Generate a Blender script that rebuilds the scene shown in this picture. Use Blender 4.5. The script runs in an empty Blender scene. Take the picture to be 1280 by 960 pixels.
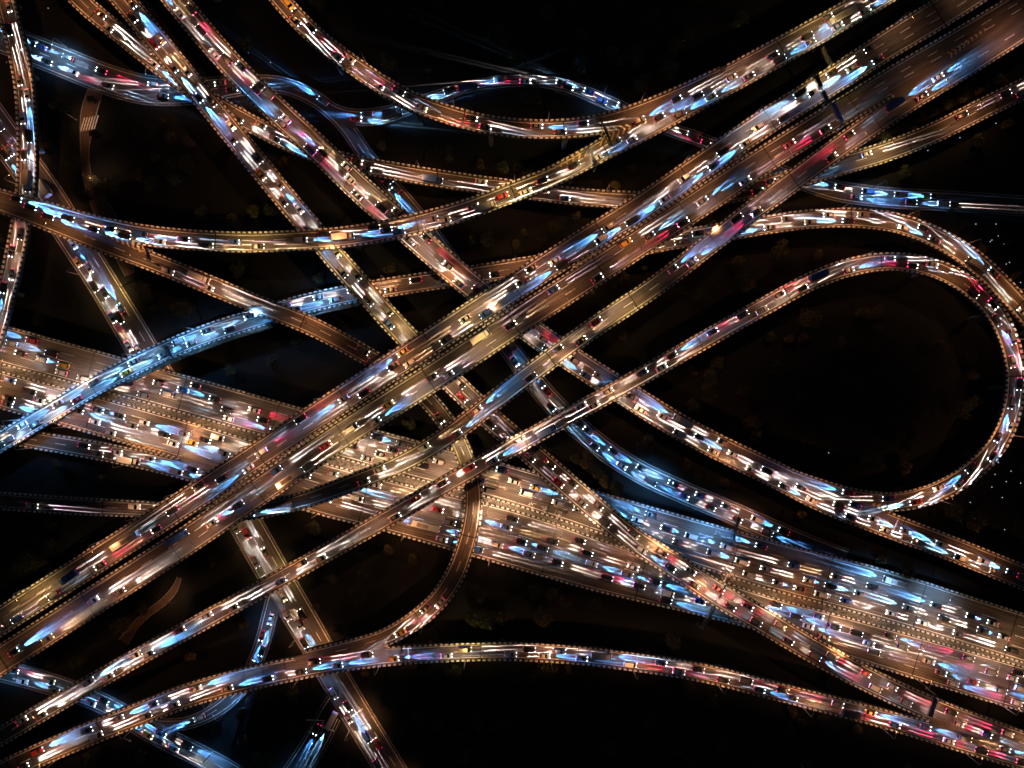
import bpy, bmesh, math, random
import numpy as np
from mathutils import Vector, Matrix
random.seed(7)
S = bpy.context.scene
C = S.collection
R = math.radians
# ------------------------------------------------------------------ camera, world, exposure
CH = 320.0            # drone height
FP = 967.0            # focal length in pixels of a 1280 wide frame
def P(px, py, z=0.0):
    k = (CH - z) / FP
    return Vector(((px - 640) * k, -(py - 480) * k, z))
cd = bpy.data.cameras.new('camera'); cam = bpy.data.objects.new('camera', cd); C.objects.link(cam)
cam.location = (0, 0, CH); cam.rotation_euler = (0, 0, 0)
cd.sensor_width = 36.0; cd.lens = 36.0 * FP / 1280.0; cd.clip_end = 2000; cd.clip_start = 1
S.camera = cam
w = bpy.data.worlds.new('World'); S.world = w; w.use_nodes = True
nt = w.node_tree; bg = nt.nodes['Background']
sky = nt.nodes.new('ShaderNodeTexSky'); sky.sky_type = 'NISHITA'; sky.sun_disc = False
sky.sun_elevation = R(35); sky.sun_rotation = R(40)
nt.links.new(sky.outputs[0], bg.inputs[0]); bg.inputs[1].default_value = 0.004
sl = bpy.data.lights.new('moon', 'SUN'); sl.energy = 0.012; sl.angle = R(0.5); sl.color = (0.7, 0.85, 1)
so = bpy.data.objects.new('moon', sl); C.objects.link(so); so.rotation_euler = (R(55), 0, R(-40))
S.view_settings.view_transform = 'Standard'; S.view_settings.look = 'None'
S.cycles.sample_clamp_indirect = 1.5; S.cycles.max_bounces = 2; S.cycles.diffuse_bounces = 1; S.cycles.glossy_bounces = 1; S.cycles.caustics_reflective = False; S.cycles.caustics_refractive = False; S.view_settings.exposure = 0.0; S.view_settings.gamma = 1.0; S.view_settings.use_curve_mapping = False
LAMP_W = 4700.0       # sodium street lamp
LED_W = 9500.0
HEAD_W = 650000.0      # one headlight (long exposure)
# ------------------------------------------------------------------ materials
def mat(name, col, rough=0.8, metal=0.0, noise=0.0, nscale=4.0, emit=None, estr=0.0, coat=0.0):
    m = bpy.data.materials.new(name); m.use_nodes = True
    n = m.node_tree; b = n.nodes['Principled BSDF']
    b.inputs['Base Color'].default_value = (*col, 1); b.inputs['Roughness'].default_value = rough
    b.inputs['Metallic'].default_value = metal
    if coat: b.inputs['Coat Weight'].default_value = coat
    if noise:
        tc = n.nodes.new('ShaderNodeTexCoord'); t = n.nodes.new('ShaderNodeTexNoise'); t.inputs['Scale'].default_value = nscale
        t.inputs['Detail'].default_value = 5
        n.links.new(tc.outputs['Object'], t.inputs['Vector'])
        r = n.nodes.new('ShaderNodeValToRGB'); r.color_ramp.elements[0].position = 0.3; r.color_ramp.elements[1].position = 0.7
        r.color_ramp.elements[0].color = (*[c * (1 - noise) for c in col], 1)
        r.color_ramp.elements[1].color = (*[min(1, c * (1 + noise)) for c in col], 1)
        n.links.new(t.outputs['Fac'], r.inputs[0]); n.links.new(r.outputs[0], b.inputs['Base Color'])
    if emit:
        m.cycles.emission_sampling = 'NONE'   # the real lamps light the scene; the lens only glows
        b.inputs['Emission Color'].default_value = (*emit, 1); b.inputs['Emission Strength'].default_value = estr
    return m

def asphalt_mat(name, col, streak=0.75, patch=0.0):
    """road surface: streaks along the lanes (wheel wear and light trails painted into the colour), fine grain, slabs; UV is in metres (u across, v along)"""
    m = bpy.data.materials.new(name); m.use_nodes = True
    n = m.node_tree; N = n.nodes.new; L = n.links.new; b = n.nodes['Principled BSDF']
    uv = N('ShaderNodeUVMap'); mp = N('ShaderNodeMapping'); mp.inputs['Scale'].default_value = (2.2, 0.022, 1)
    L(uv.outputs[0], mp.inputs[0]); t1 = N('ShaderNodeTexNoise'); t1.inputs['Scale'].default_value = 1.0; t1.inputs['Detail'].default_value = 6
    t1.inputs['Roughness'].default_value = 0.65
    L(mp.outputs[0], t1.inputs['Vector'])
    mp2 = N('ShaderNodeMapping'); mp2.inputs['Scale'].default_value = (0.5, 0.09, 1); L(uv.outputs[0], mp2.inputs[0])
    t2 = N('ShaderNodeTexNoise'); t2.inputs['Scale'].default_value = 1.0; t2.inputs['Detail'].default_value = 8; L(mp2.outputs[0], t2.inputs['Vector'])
    t3 = N('ShaderNodeTexNoise'); t3.inputs['Scale'].default_value = 2.5; t3.inputs['Detail'].default_value = 6; L(uv.outputs[0], t3.inputs['Vector'])
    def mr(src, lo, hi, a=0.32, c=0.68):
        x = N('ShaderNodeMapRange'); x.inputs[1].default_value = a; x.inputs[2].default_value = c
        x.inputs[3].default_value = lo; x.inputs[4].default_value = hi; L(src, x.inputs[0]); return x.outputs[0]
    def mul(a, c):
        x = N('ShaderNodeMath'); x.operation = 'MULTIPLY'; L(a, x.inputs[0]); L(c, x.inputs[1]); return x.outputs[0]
    f = mul(mul(mr(t1.outputs['Fac'], 1 - streak, 1 + streak * 1.3), mr(t2.outputs['Fac'], 0.7, 1.3)), mr(t3.outputs['Fac'], 0.85, 1.15))  # lengthwise bands: tyre wear plus light-trail brightness mixed into the base colour
    if patch:
        sx = N('ShaderNodeSeparateXYZ'); L(uv.outputs[0], sx.inputs[0])
        d = N('ShaderNodeMath'); d.operation = 'DIVIDE'; L(sx.outputs[1], d.inputs[0]); d.inputs[1].default_value = 6.5
        fl = N('ShaderNodeMath'); fl.operation = 'FLOOR'; L(d.outputs[0], fl.inputs[0])
        wn = N('ShaderNodeTexWhiteNoise'); wn.noise_dimensions = '1D'; L(fl.outputs[0], wn.inputs['W'])
        f = mul(f, mr(wn.outputs['Value'], 1 - patch, 1 + patch, 0, 1))
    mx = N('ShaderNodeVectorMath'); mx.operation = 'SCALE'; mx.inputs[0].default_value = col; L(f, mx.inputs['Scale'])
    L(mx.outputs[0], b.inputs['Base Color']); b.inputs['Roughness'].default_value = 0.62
    bp = N('ShaderNodeBump'); bp.inputs['Strength'].default_value = 0.25; bp.inputs['Distance'].default_value = 0.02
    t4 = N('ShaderNodeTexNoise'); t4.inputs['Scale'].default_value = 30; L(uv.outputs[0], t4.inputs['Vector']); L(t4.outputs['Fac'], bp.inputs['Height'])
    L(bp.outputs[0], b.inputs['Normal'])
    return m

def stripe_mat(name, period=2.1, duty=0.56):
    """parapet painted in black and white blocks along its length"""
    m = bpy.data.materials.new(name); m.use_nodes = True
    n = m.node_tree; N = n.nodes.new; L = n.links.new; b = n.nodes['Principled BSDF']
    uv = N('ShaderNodeUVMap'); sx = N('ShaderNodeSeparateXYZ'); L(uv.outputs[0], sx.inputs[0])
    d = N('ShaderNodeMath'); d.operation = 'DIVIDE'; L(sx.outputs[1], d.inputs[0]); d.inputs[1].default_value = period
    fr = N('ShaderNodeMath'); fr.operation = 'FRACT'; L(d.outputs[0], fr.inputs[0])
    lt = N('ShaderNodeMath'); lt.operation = 'LESS_THAN'; L(fr.outputs[0], lt.inputs[0]); lt.inputs[1].default_value = duty
    t = N('ShaderNodeTexNoise'); t.inputs['Scale'].default_value = 0.7; t.inputs['Detail'].default_value = 6; L(uv.outputs[0], t.inputs['Vector'])
    rp = N('ShaderNodeMapRange'); rp.inputs[1].default_value = 0.3; rp.inputs[2].default_value = 0.7; rp.inputs[3].default_value = 0.5; rp.inputs[4].default_value = 0.9
    L(t.outputs['Fac'], rp.inputs[0])
    mu = N('ShaderNodeMath'); mu.operation = 'MULTIPLY'; L(lt.outputs[0], mu.inputs[0]); L(rp.outputs[0], mu.inputs[1])
    ad = N('ShaderNodeMath'); ad.operation = 'ADD'; L(mu.outputs[0], ad.inputs[0]); ad.inputs[1].default_value = 0.012
    L(ad.outputs[0], b.inputs['Base Color']); b.inputs['Roughness'].default_value = 0.6
    return m

M = {}
M['asphalt'] = asphalt_mat('asphalt', (0.076, 0.062, 0.051), 0.8)
M['asphalt_slab'] = asphalt_mat('asphalt_slab', (0.076, 0.062, 0.051), 0.6, 0.4)
M['asphalt_light_trails'] = asphalt_mat('asphalt_light_trails', (0.082, 0.067, 0.055), 0.95)  # expressway: strongest streaks, uneven light painted into the surface colour
M['asphalt_ground'] = asphalt_mat('asphalt_ground', (0.055, 0.05, 0.046), 0.7)
M['stripe'] = stripe_mat('parapet_stripes')
M['plain_kerb'] = mat('kerb_concrete', (0.3, 0.29, 0.27), 0.8, noise=0.4, nscale=0.6)
M['concrete'] = mat('concrete', (0.2, 0.19, 0.18), 0.85, noise=0.35, nscale=0.5)
M['paint'] = mat('road_paint', (0.72, 0.72, 0.7), 0.6, noise=0.35, nscale=1.2)
M['paint_y'] = mat('road_paint_yellow', (0.65, 0.42, 0.12), 0.6, noise=0.35, nscale=1.2)
M['metal'] = mat('galvanised_metal', (0.35, 0.36, 0.37), 0.45, 0.6, noise=0.2, nscale=3)
M['lampmetal'] = mat('lamp_paint', (0.5, 0.5, 0.5), 0.5, 0.2, noise=0.15, nscale=3)
M['sod'] = mat('sodium_lens', (0.9, 0.8, 0.6), 0.3, emit=(1, 0.62, 0.25), estr=30)
M['led'] = mat('led_lens', (0.9, 0.9, 1), 0.3, emit=(0.35, 0.65, 1), estr=30)
M['joint'] = mat('joint_rubber', (0.012, 0.012, 0.012), 0.9, noise=0.3)
M['sign'] = mat('sign_board', (0.02, 0.035, 0.06), 0.4, noise=0.1)
M['glass'] = mat('car_glass', (0.015, 0.018, 0.02), 0.08, coat=0.5)
M['tyre'] = mat('tyre_rubber', (0.02, 0.02, 0.02), 0.9, noise=0.2)
M['rim'] = mat('wheel_rim', (0.4, 0.4, 0.42), 0.3, 0.8, noise=0.1)
M['trim'] = mat('car_trim', (0.03, 0.03, 0.03), 0.6, noise=0.2)
M['hl_b'] = mat('headlamp_blue_white', (0.9, 0.9, 0.9), 0.2, emit=(0.55, 0.8, 1), estr=14)
M['hl_w'] = mat('headlamp_white', (0.9, 0.9, 0.9), 0.2, emit=(1, 0.93, 0.88), estr=14)
M['hl_y'] = mat('headlamp_warm', (0.9, 0.9, 0.9), 0.2, emit=(1, 0.78, 0.5), estr=22)
M['tl'] = mat('tail_lamp', (0.5, 0.02, 0.03), 0.3, emit=(1, 0.03, 0.1), estr=2.5)
M['tl_brake'] = mat('brake_lamp', (0.5, 0.02, 0.03), 0.3, emit=(1, 0.04, 0.14), estr=12)
M['leaf'] = mat('leaves', (0.055, 0.065, 0.03), 0.7, noise=0.6, nscale=1.2)
M['leaf2'] = mat('leaves_olive', (0.09, 0.075, 0.035), 0.7, noise=0.6, nscale=1.5)
M['hedge'] = mat('hedge_leaves', (0.10, 0.12, 0.07), 0.6, noise=0.5, nscale=2)
M['bark'] = mat('bark', (0.09, 0.065, 0.045), 0.9, noise=0.4, nscale=6)
M['garden'] = mat('garden_lens', (0.9, 0.9, 0.9), 0.3, emit=(0.75, 0.88, 1), estr=0.7)
M['brick'] = mat('path_paving', (0.12, 0.07, 0.05), 0.85, noise=0.35, nscale=1.5)
CARCOL = {'white': (0.8, 0.8, 0.78), 'silver': (0.5, 0.51, 0.52), 'black': (0.02, 0.02, 0.022), 'grey': (0.16, 0.165, 0.17),
          'red': (0.4, 0.03, 0.03), 'blue': (0.04, 0.12, 0.38), 'yellow': (0.65, 0.4, 0.05)}
for k, v in CARCOL.items(): M['car_' + k] = mat('paint_' + k, v, 0.3, 0.15, noise=0.08, nscale=1.5, coat=0.6)
# ground with patchy grass
def ground_mat():
    m = bpy.data.materials.new('dark_grass_ground'); m.use_nodes = True
    n = m.node_tree; N = n.nodes.new; L = n.links.new; b = n.nodes['Principled BSDF']
    tc = N('ShaderNodeTexCoord'); t = N('ShaderNodeTexNoise'); t.inputs['Scale'].default_value = 0.06; t.inputs['Detail'].default_value = 12
    t.inputs['Roughness'].default_value = 0.7
    L(tc.outputs['Object'], t.inputs['Vector'])
    r = N('ShaderNodeValToRGB'); r.color_ramp.elements[0].position = 0.35; r.color_ramp.elements[1].position = 0.7
    r.color_ramp.elements[0].color = (0.003, 0.005, 0.006, 1); r.color_ramp.elements[1].color = (0.008, 0.010, 0.010, 1)
    L(t.outputs['Fac'], r.inputs[0]); L(r.outputs[0], b.inputs['Base Color']); b.inputs['Roughness'].default_value = 0.95
    return m
M['ground'] = ground_mat()
# ------------------------------------------------------------------ helpers
def link(name, me, parent=None, m=None):
    if m is not None: me.materials.append(m)
    o = bpy.data.objects.new(name, me); C.objects.link(o)
    if parent is not None: o.parent = parent
    return o
def empty(name, loc, rz=0.0):
    o = bpy.data.objects.new(name, None); C.objects.link(o); o.location = loc; o.rotation_euler = (0, 0, rz)
    o.empty_display_size = 0.5
    return o
def tag(o, label=None, cat=None, group=None, kind=None):
    if label: o['label'] = label
    if cat: o['category'] = cat
    if group: o['group'] = group
    if kind: o['kind'] = kind
    return o
def pm(name, verts, faces, uvs=None):
    me = bpy.data.meshes.new(name); me.from_pydata([tuple(v) for v in verts], [], faces)
    if uvs is not None:
        l = me.uv_layers.new(name='UVMap')
        for p in me.polygons:
            for li in p.loop_indices: l.data[li].uv = uvs[me.loops[li].vertex_index]
    me.update(); return me
def box(bm, x0, x1, y0, y1, z0, z1, bev=0.0):
    r = bmesh.ops.create_cube(bm, size=1.0)
    for v in r['verts']:
        v.co = Vector(((x0 + x1) / 2 + v.co.x * (x1 - x0), (y0 + y1) / 2 + v.co.y * (y1 - y0), (z0 + z1) / 2 + v.co.z * (z1 - z0)))
    if bev:
        es = list({e for v in r['verts'] for e in v.link_edges})
        bmesh.ops.bevel(bm, geom=es, offset=bev, segments=2, affect='EDGES')
def cyl(bm, p0, p1, r0, r1, seg=8):
    p0 = Vector(p0); p1 = Vector(p1); d = p1 - p0
    q = d.to_track_quat('Z', 'Y').to_matrix().to_4x4(); q.translation = (p0 + p1) / 2
    bmesh.ops.create_cone(bm, cap_ends=True, segments=seg, radius1=r0, radius2=r1, depth=d.length, matrix=q)
def bobj(name, bm, m, parent=None):
    me = bpy.data.meshes.new(name); bm.to_mesh(me); bm.free(); return link(name, me, parent, m)
ONES = ['', 'first', 'second', 'third', 'fourth', 'fifth', 'sixth', 'seventh', 'eighth', 'ninth', 'tenth', 'eleventh', 'twelfth', 'thirteenth',
        'fourteenth', 'fifteenth', 'sixteenth', 'seventeenth', 'eighteenth', 'nineteenth']
TENS = {2: 'twent', 3: 'thirt', 4: 'fort', 5: 'fift', 6: 'sixt', 7: 'sevent', 8: 'eight', 9: 'ninet'}
def ordinal(n):
    if n < 20: return ONES[n]
    t, o = divmod(n, 10)
    if t >= 10: return str(n) + 'th'
    return TENS[t] + ('ieth' if o == 0 else 'y-' + ONES[o])
# ------------------------------------------------------------------ road data: (px, py, width px, z)
ROADS = {}
def road(key, pts, lanes, phrase, ground=False, m='asphalt', dirn=1, center=None, parapet='stripe'):
    ROADS[key] = dict(key=key, pts=pts, lanes=lanes, phrase=phrase, ground=ground, m=m, dirn=dirn, center=center, parapet=parapet)
Wd = lambda l, w, z: [(a, b, w, z) for a, b in l]
road('A1', Wd([(-60, 816), (0, 777), (212, 641), (424, 502), (640, 361), (740, 297), (800, 260), (900, 192)], 34, 24.5) +
     [(960, 151, 33, 23.5), (1042, 100, 34, 22), (1110, 56, 36, 21), (1172, 18, 38, 21), (1250, -32, 38, 21)], 3,
     'the upper deck of the broad diagonal viaduct', dirn=-1)
road('A2', Wd([(-60, 864), (0, 826), (125, 746), (212, 690), (424, 546), (560, 459), (640, 406), (740, 342), (900, 237)], 36, 24.5) +
     [(960, 197, 34, 23.5), (1042, 146, 34, 22), (1122, 97, 34, 21), (1200, 52, 34, 21), (1300, -8, 34, 21)], 3,
     'the lower deck of the broad diagonal viaduct')
road('B', [(-60, 623, 22, 9), (0, 626, 22, 9), (90, 632, 22, 10), (170, 636, 21, 11.5), (250, 641, 21, 13), (310, 640, 21, 14.5), (370, 628, 21, 16), (445, 602, 23, 18.5),
           (500, 580, 25, 20), (557, 547, 26, 20.5), (640, 484, 26, 20.5), (740, 411, 26, 20.5), (820, 357, 26, 20.5), (880, 311, 26, 20.5),
           (940, 264, 27, 20.5), (1000, 220, 28, 20.5), (1060, 176, 29, 20.7), (1100, 149, 30, 20.9), (1150, 116, 30, 21), (1200, 86, 30, 21), (1300, 22, 30, 21)], 2,
     'the slim viaduct below the broad diagonal one')
road('C', Wd([(-60, 958), (0, 921), (160, 828), (320, 740), (480, 650), (640, 559), (800, 471), (880, 425), (960, 380), (1015, 351), (1070, 332), (1122, 327)], 23, 19) +
     [(1172, 337, 24, 18.5), (1212, 359, 25, 18), (1243, 390, 25, 17.3), (1262, 430, 25, 16.6), (1269, 468, 24, 16), (1265, 510, 24, 15.3), (1246, 555, 25, 14.6), (1213, 590, 26, 14),
      (1170, 615, 26, 13.3), (1120, 627, 24, 13), (1070, 622, 22, 13), (1020, 607, 20, 13), (970, 588, 18, 13)], 2, 'the ramp that makes the big loop', m='asphalt_slab')
road('D', [(190, -40, 31, 17), (220, 0, 31, 17), (290, 82, 31, 17), (350, 142, 32, 17), (402, 190, 33, 17), (452, 238, 34, 17), (513, 291, 34, 17), (557, 330, 33, 17), (598, 364, 33, 16),
           (662, 412, 32, 14.5), (712, 447, 32, 13.5), (787, 495, 32, 13), (852, 535, 32, 13), (910, 565, 32, 13), (960, 589, 33, 13), (1035, 626, 34, 13), (1110, 656, 32, 13),
           (1185, 684, 31, 13), (1280, 722, 31, 13), (1330, 742, 31, 13)], 3, 'the long top-left to right-edge viaduct', dirn=-1)
road('E', [(122, -40, 29, 17), (155, 0, 29, 17), (228, 90, 29, 17), (270, 141, 29, 17), (352, 242, 29, 17), (388, 285, 29, 17), (413, 315, 29, 17), (458, 366, 29, 17), (510, 423, 29, 16),
           (570, 482, 29, 14), (615, 525, 29, 13), (660, 563, 29, 12.5), (728, 622, 30, 12.5), (785, 669, 30, 12.5), (845, 708, 31, 12.5), (900, 744, 32, 12), (960, 779, 32, 12),
           (1010, 809, 31, 12), (1063, 838, 31, 12), (1115, 864, 30, 12), (1170, 888, 30, 12), (1230, 911, 30, 12), (1330, 948, 30, 12)], 2,
     'the top-left to bottom-right viaduct', m='asphalt_slab')
road('F', [(70, -35, 24, 8), (100, 0, 24, 8), (160, 50, 24, 8), (215, 93, 24, 7), (270, 130, 23, 6.5), (330, 163, 23, 6.5), (385, 188, 23, 6.5), (440, 204, 22, 6.5), (510, 217, 22, 6.5),
           (580, 228, 22, 6.5), (640, 236, 22, 6.5), (710, 245, 22, 6.5), (780, 250, 22, 6.5), (860, 249, 22, 6.5), (930, 239, 24, 6.5), (1000, 221, 25, 6.5), (1060, 204, 26, 6.5),
           (1110, 189, 26, 6.5), (1170, 165, 26, 6.5), (1230, 135, 26, 6.5), (1340, 82, 26, 6.5)], 2, 'the low viaduct crossing the top')
road('I', [(-50, 583, 25, 11.5), (0, 553, 25, 11.5), (62, 516, 25, 11.5), (125, 479, 25, 11.5), (193, 445, 25, 11.5), (253, 420, 25, 11.5), (313, 400, 25, 11.5), (370, 383, 25, 11.5), (430, 369, 24, 11.5),
           (500, 357, 24, 11.5), (555, 349, 24, 11.5), (640, 336, 24, 11.5), (720, 322, 24, 11.5), (790, 309, 24, 11.5), (850, 299, 24, 11.5), (905, 290, 24, 11.5), (960, 281, 24, 11.5), (1015, 274, 24, 11.5),
           (1078, 273, 25, 11.5), (1128, 281, 25, 11.5), (1178, 301, 26, 11.5), (1222, 330, 27, 11.5), (1260, 367, 27, 11.5), (1300, 412, 27, 11.5), (1330, 450, 27, 11.5)], 2,
     'the curved half-blue viaduct', dirn=-1)
road('K', Wd([(320, -40), (351, 0), (380, 32), (413, 61), (450, 88), (492, 115), (540, 137), (594, 153), (640, 160), (690, 162), (745, 156), (800, 140), (860, 115), (905, 94)], 24, 23), 2,
     'the curved ramp entering at the top')
road('L', Wd([(-50, 234), (0, 249), (50, 262), (100, 277), (137, 286), (187, 295), (250, 301), (320, 303), (385, 300), (435, 296), (482, 288), (540, 275), (590, 260), (640, 241), (690, 221)], 26, 23) +
     [(745, 192, 28, 23), (815, 152, 36, 23), (890, 111, 36, 23), (960, 73, 35, 23), (1018, 41, 34, 23), (1085, 3, 33, 23), (1150, -36, 33, 23)], 3,
     'the sweeping viaduct across the upper left', dirn=1)
road('M', [(-50, 238, 26, 23), (0, 253, 26, 23), (67, 279, 25, 23), (137, 307, 25, 23), (190, 327, 24, 22.5), (250, 351, 24, 21.5), (320, 380, 24, 20), (388, 407, 24, 18), (452, 441, 23, 15.5),
           (500, 470, 23, 13.5), (535, 500, 23, 12.5), (558, 528, 23, 12), (573, 552, 23, 12), (583, 576, 23, 12), (590, 601, 23, 12), (592, 628, 23, 12), (588, 660, 23, 12), (578, 695, 24, 12), (568, 720, 25, 12),
           (546, 752, 25, 12), (516, 777, 24, 12), (480, 797, 22, 12), (430, 812, 22, 12), (380, 824, 22, 12)], 2, 'the ramp curving down under the diagonals')
road('N', [(-50, 995, 29, 12), (0, 967, 29, 12), (50, 943, 29, 12), (112, 917, 29, 12), (175, 892, 29, 12), (250, 864, 30, 12), (320, 846, 30, 12), (395, 831, 28, 12), (470, 821, 25, 12), (515, 818, 23, 12),
           (570, 815, 23, 12), (640, 814, 23, 12), (715, 818, 23, 12), (800, 828, 23, 12), (890, 843, 23, 12), (960, 861, 23, 12), (1047, 883, 23, 12), (1122, 903, 24, 12), (1210, 928, 28, 12), (1330, 962, 30, 12)], 2,
     'the bottom viaduct', m='asphalt_slab')
road('W', [(-4, -40, 24, 10), (6, 0, 24, 10), (22, 62, 24, 10), (30, 106, 24, 10), (34, 162, 24, 10), (33, 232, 24, 10), (26, 280, 23, 10), (19, 315, 23, 10), (9, 360, 23, 10), (-5, 410, 23, 10), (-20, 450, 23, 10)], 2,
     'the narrow viaduct on the far left')
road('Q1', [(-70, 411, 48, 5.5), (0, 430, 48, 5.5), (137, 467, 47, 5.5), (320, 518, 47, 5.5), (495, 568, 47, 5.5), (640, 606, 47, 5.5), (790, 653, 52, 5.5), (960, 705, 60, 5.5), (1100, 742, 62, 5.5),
            (1217, 778, 60, 5.5), (1350, 820, 60, 5.5)], 4, 'the upper half of the wide expressway', m='asphalt_light_trails', dirn=-1)
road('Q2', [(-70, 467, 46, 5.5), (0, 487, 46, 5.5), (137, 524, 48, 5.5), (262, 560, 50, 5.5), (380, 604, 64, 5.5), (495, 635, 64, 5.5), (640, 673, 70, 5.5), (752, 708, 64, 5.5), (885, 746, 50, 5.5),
            (960, 768, 46, 5.5), (1072, 800, 50, 5.5), (1190, 835, 54, 5.5), (1350, 882, 56, 5.5)], 5, 'the lower half of the wide expressway', m='asphalt_light_trails')
road('R', [(-50, 538, 22, 5.5), (0, 543, 22, 5.5), (50, 551, 22, 5.5), (120, 563, 23, 5.5), (180, 575, 23, 5.5), (240, 590, 24, 5.5), (300, 606, 24, 5.5), (360, 622, 22, 5.5), (400, 632, 20, 5.5)], 2,
     'the slip road below the expressway')
g = 'asphalt_ground'
road('T', [(-60, 22, 38, .1), (0, 46, 38, .1), (40, 62, 38, .1), (80, 78, 38, .1), (130, 98, 38, .1), (180, 112, 38, .1), (240, 114, 34, .1), (300, 107, 26, .1), (350, 106, 22, .1), (395, 124, 20, .1), (430, 155, 20, .1),
           (458, 195, 20, .1), (500, 245, 22, .1), (545, 300, 22, .1), (600, 380, 24, .1), (640, 440, 26, .1), (690, 503, 28, .1), (752, 559, 28, .1), (800, 590, 28, .1), (840, 609, 28, .1), (922, 644, 28, .1), (1005, 680, 28, .1), (1060, 700, 26, .1)], 2,
     'the ground road winding under the viaducts', True, g, parapet='plain_kerb')
road('U', [(385, 118, 18, .1), (425, 142, 18, .1), (460, 147, 22, .1), (500, 138, 20, .1), (545, 121, 16, .1), (590, 107, 15, .1), (640, 101, 15, .1), (700, 105, 16, .1), (760, 128, 18, .1), (820, 155, 18, .1), (890, 180, 18, .1),
           (960, 210, 20, .1), (1040, 237, 26, .1), (1100, 246, 26, .1), (1200, 252, 26, .1), (1340, 262, 26, .1)], 2, 'the dark ground road arching along the top', True, g, parapet='plain_kerb')
road('V', [(-60, 80, 42, .1), (-10, 150, 42, .1), (30, 205, 42, .1), (62, 250, 42, .1), (95, 302, 40, .1), (130, 357, 38, .1), (168, 420, 40, .1), (215, 500, 40, .1), (262, 580, 40, .1), (307, 655, 42, .1), (347, 725, 42, .1),
           (387, 792, 40, .1), (432, 870, 38, .1), (490, 965, 38, .1), (520, 1015, 38, .1)], 4, 'the ground road slanting down the left', True, g, parapet='plain_kerb')
road('X', [(350, 720, 20, .1), (338, 765, 20, .1), (326, 810, 20, .1), (305, 855, 20, .1), (270, 888, 18, .1), (230, 905, 16, .1), (190, 905, 16, .1)], 2, 'the short ground slip road at lower left', True, g, parapet='plain_kerb')
road('Y', [(-40, 828, 28, .1), (0, 838, 28, .1), (60, 854, 28, .1), (130, 880, 26, .1), (190, 915, 28, .1), (260, 950, 28, .1), (330, 990, 28, .1)], 2, 'the ground road in the bottom left corner', True, g, parapet='plain_kerb')
road('Z', [(428, 866, 26, .1), (412, 893, 30, .1), (396, 925, 32, .1), (372, 962, 32, .1), (345, 1000, 32, .1)], 2, 'the blue-lit junction arm at the bottom', True, g, parapet='plain_kerb')

def resample(pts, step):
    p = np.array([[*P(a, b, z)[:2], z, wpx * (CH - z) / FP] for a, b, wpx, z in pts])
    out = []
    n = len(p)
    for i in range(n - 1):
        p0 = p[max(i - 1, 0)]; p1 = p[i]; p2 = p[i + 1]; p3 = p[min(i + 2, n - 1)]
        if i == 0: p0 = 2 * p1 - p2
        if i == n - 2: p3 = 2 * p2 - p1
        L = np.linalg.norm((p2 - p1)[:2]); k = max(2, int(L / 0.5))
        # centripetal style tangents
        d0 = max(1e-3, np.linalg.norm((p1 - p0)[:2])) ** .5; d1 = max(1e-3, L) ** .5; d2 = max(1e-3, np.linalg.norm((p3 - p2)[:2])) ** .5
        m1 = (p2 - p1) + d1 * ((p1 - p0) / d0 - (p2 - p0) / (d0 + d1)); m2 = (p2 - p1) + d1 * ((p3 - p2) / d2 - (p3 - p1) / (d1 + d2))
        for t in np.linspace(0, 1, k, endpoint=False):
            t2 = t * t; t3 = t2 * t
            out.append((2 * t3 - 3 * t2 + 1) * p1 + (t3 - 2 * t2 + t) * m1 + (-2 * t3 + 3 * t2) * p2 + (t3 - t2) * m2)
    out.append(p[-1]); out = np.array(out)
    s = np.concatenate([[0], np.cumsum(np.linalg.norm(np.diff(out[:, :2], axis=0), axis=1))])
    q = np.arange(0, s[-1], step)
    r = np.stack([np.interp(q, s, out[:, j]) for j in range(4)], 1)
    for _ in range(6):
        r[1:-1] = (r[:-2] + 2 * r[1:-1] + r[2:]) / 4
    t = np.gradient(r[:, :2], axis=0); t /= np.linalg.norm(t, axis=1)[:, None]
    nrm = np.stack([-t[:, 1], t[:, 0]], 1)
    return dict(c=r[:, :2], z=r[:, 2], w=r[:, 3], t=t, n=nrm, s=q)
STEP = 1.5
for i, (k, r) in enumerate(ROADS.items()):
    r['g'] = resample(r['pts'], STEP); r['i'] = i
    r['g']['z'] = r['g']['z'] - 0.012 * i * (0.4 if r['ground'] else 1)
def locate(x, y, r):
    gg = r['g']; d = (gg['c'][:, 0] - x) ** 2 + (gg['c'][:, 1] - y) ** 2; j = int(d.argmin())
    dx, dy = x - gg['c'][j, 0], y - gg['c'][j, 1]
    return j, dx * gg['n'][j, 0] + dy * gg['n'][j, 1], math.sqrt(d[j])
def inside_other(x, y, z, key, dz=1.3, marg=0.1):
    for k, r in ROADS.items():
        if k == key: continue
        j, off, d = locate(x, y, r)
        if d < r['g']['w'][j] / 2 - marg + 0.2 and abs(off) < r['g']['w'][j] / 2 - marg and abs(r['g']['z'][j] - z) < dz: return True
    return False
def covers_below(x, y, z, key, marg):
    for k, r in ROADS.items():
        if k == key: continue
        j, off, d = locate(x, y, r)
        if d < r['g']['w'][j] / 2 + marg and r['g']['z'][j] < z - 2: return True
    return False
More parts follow.
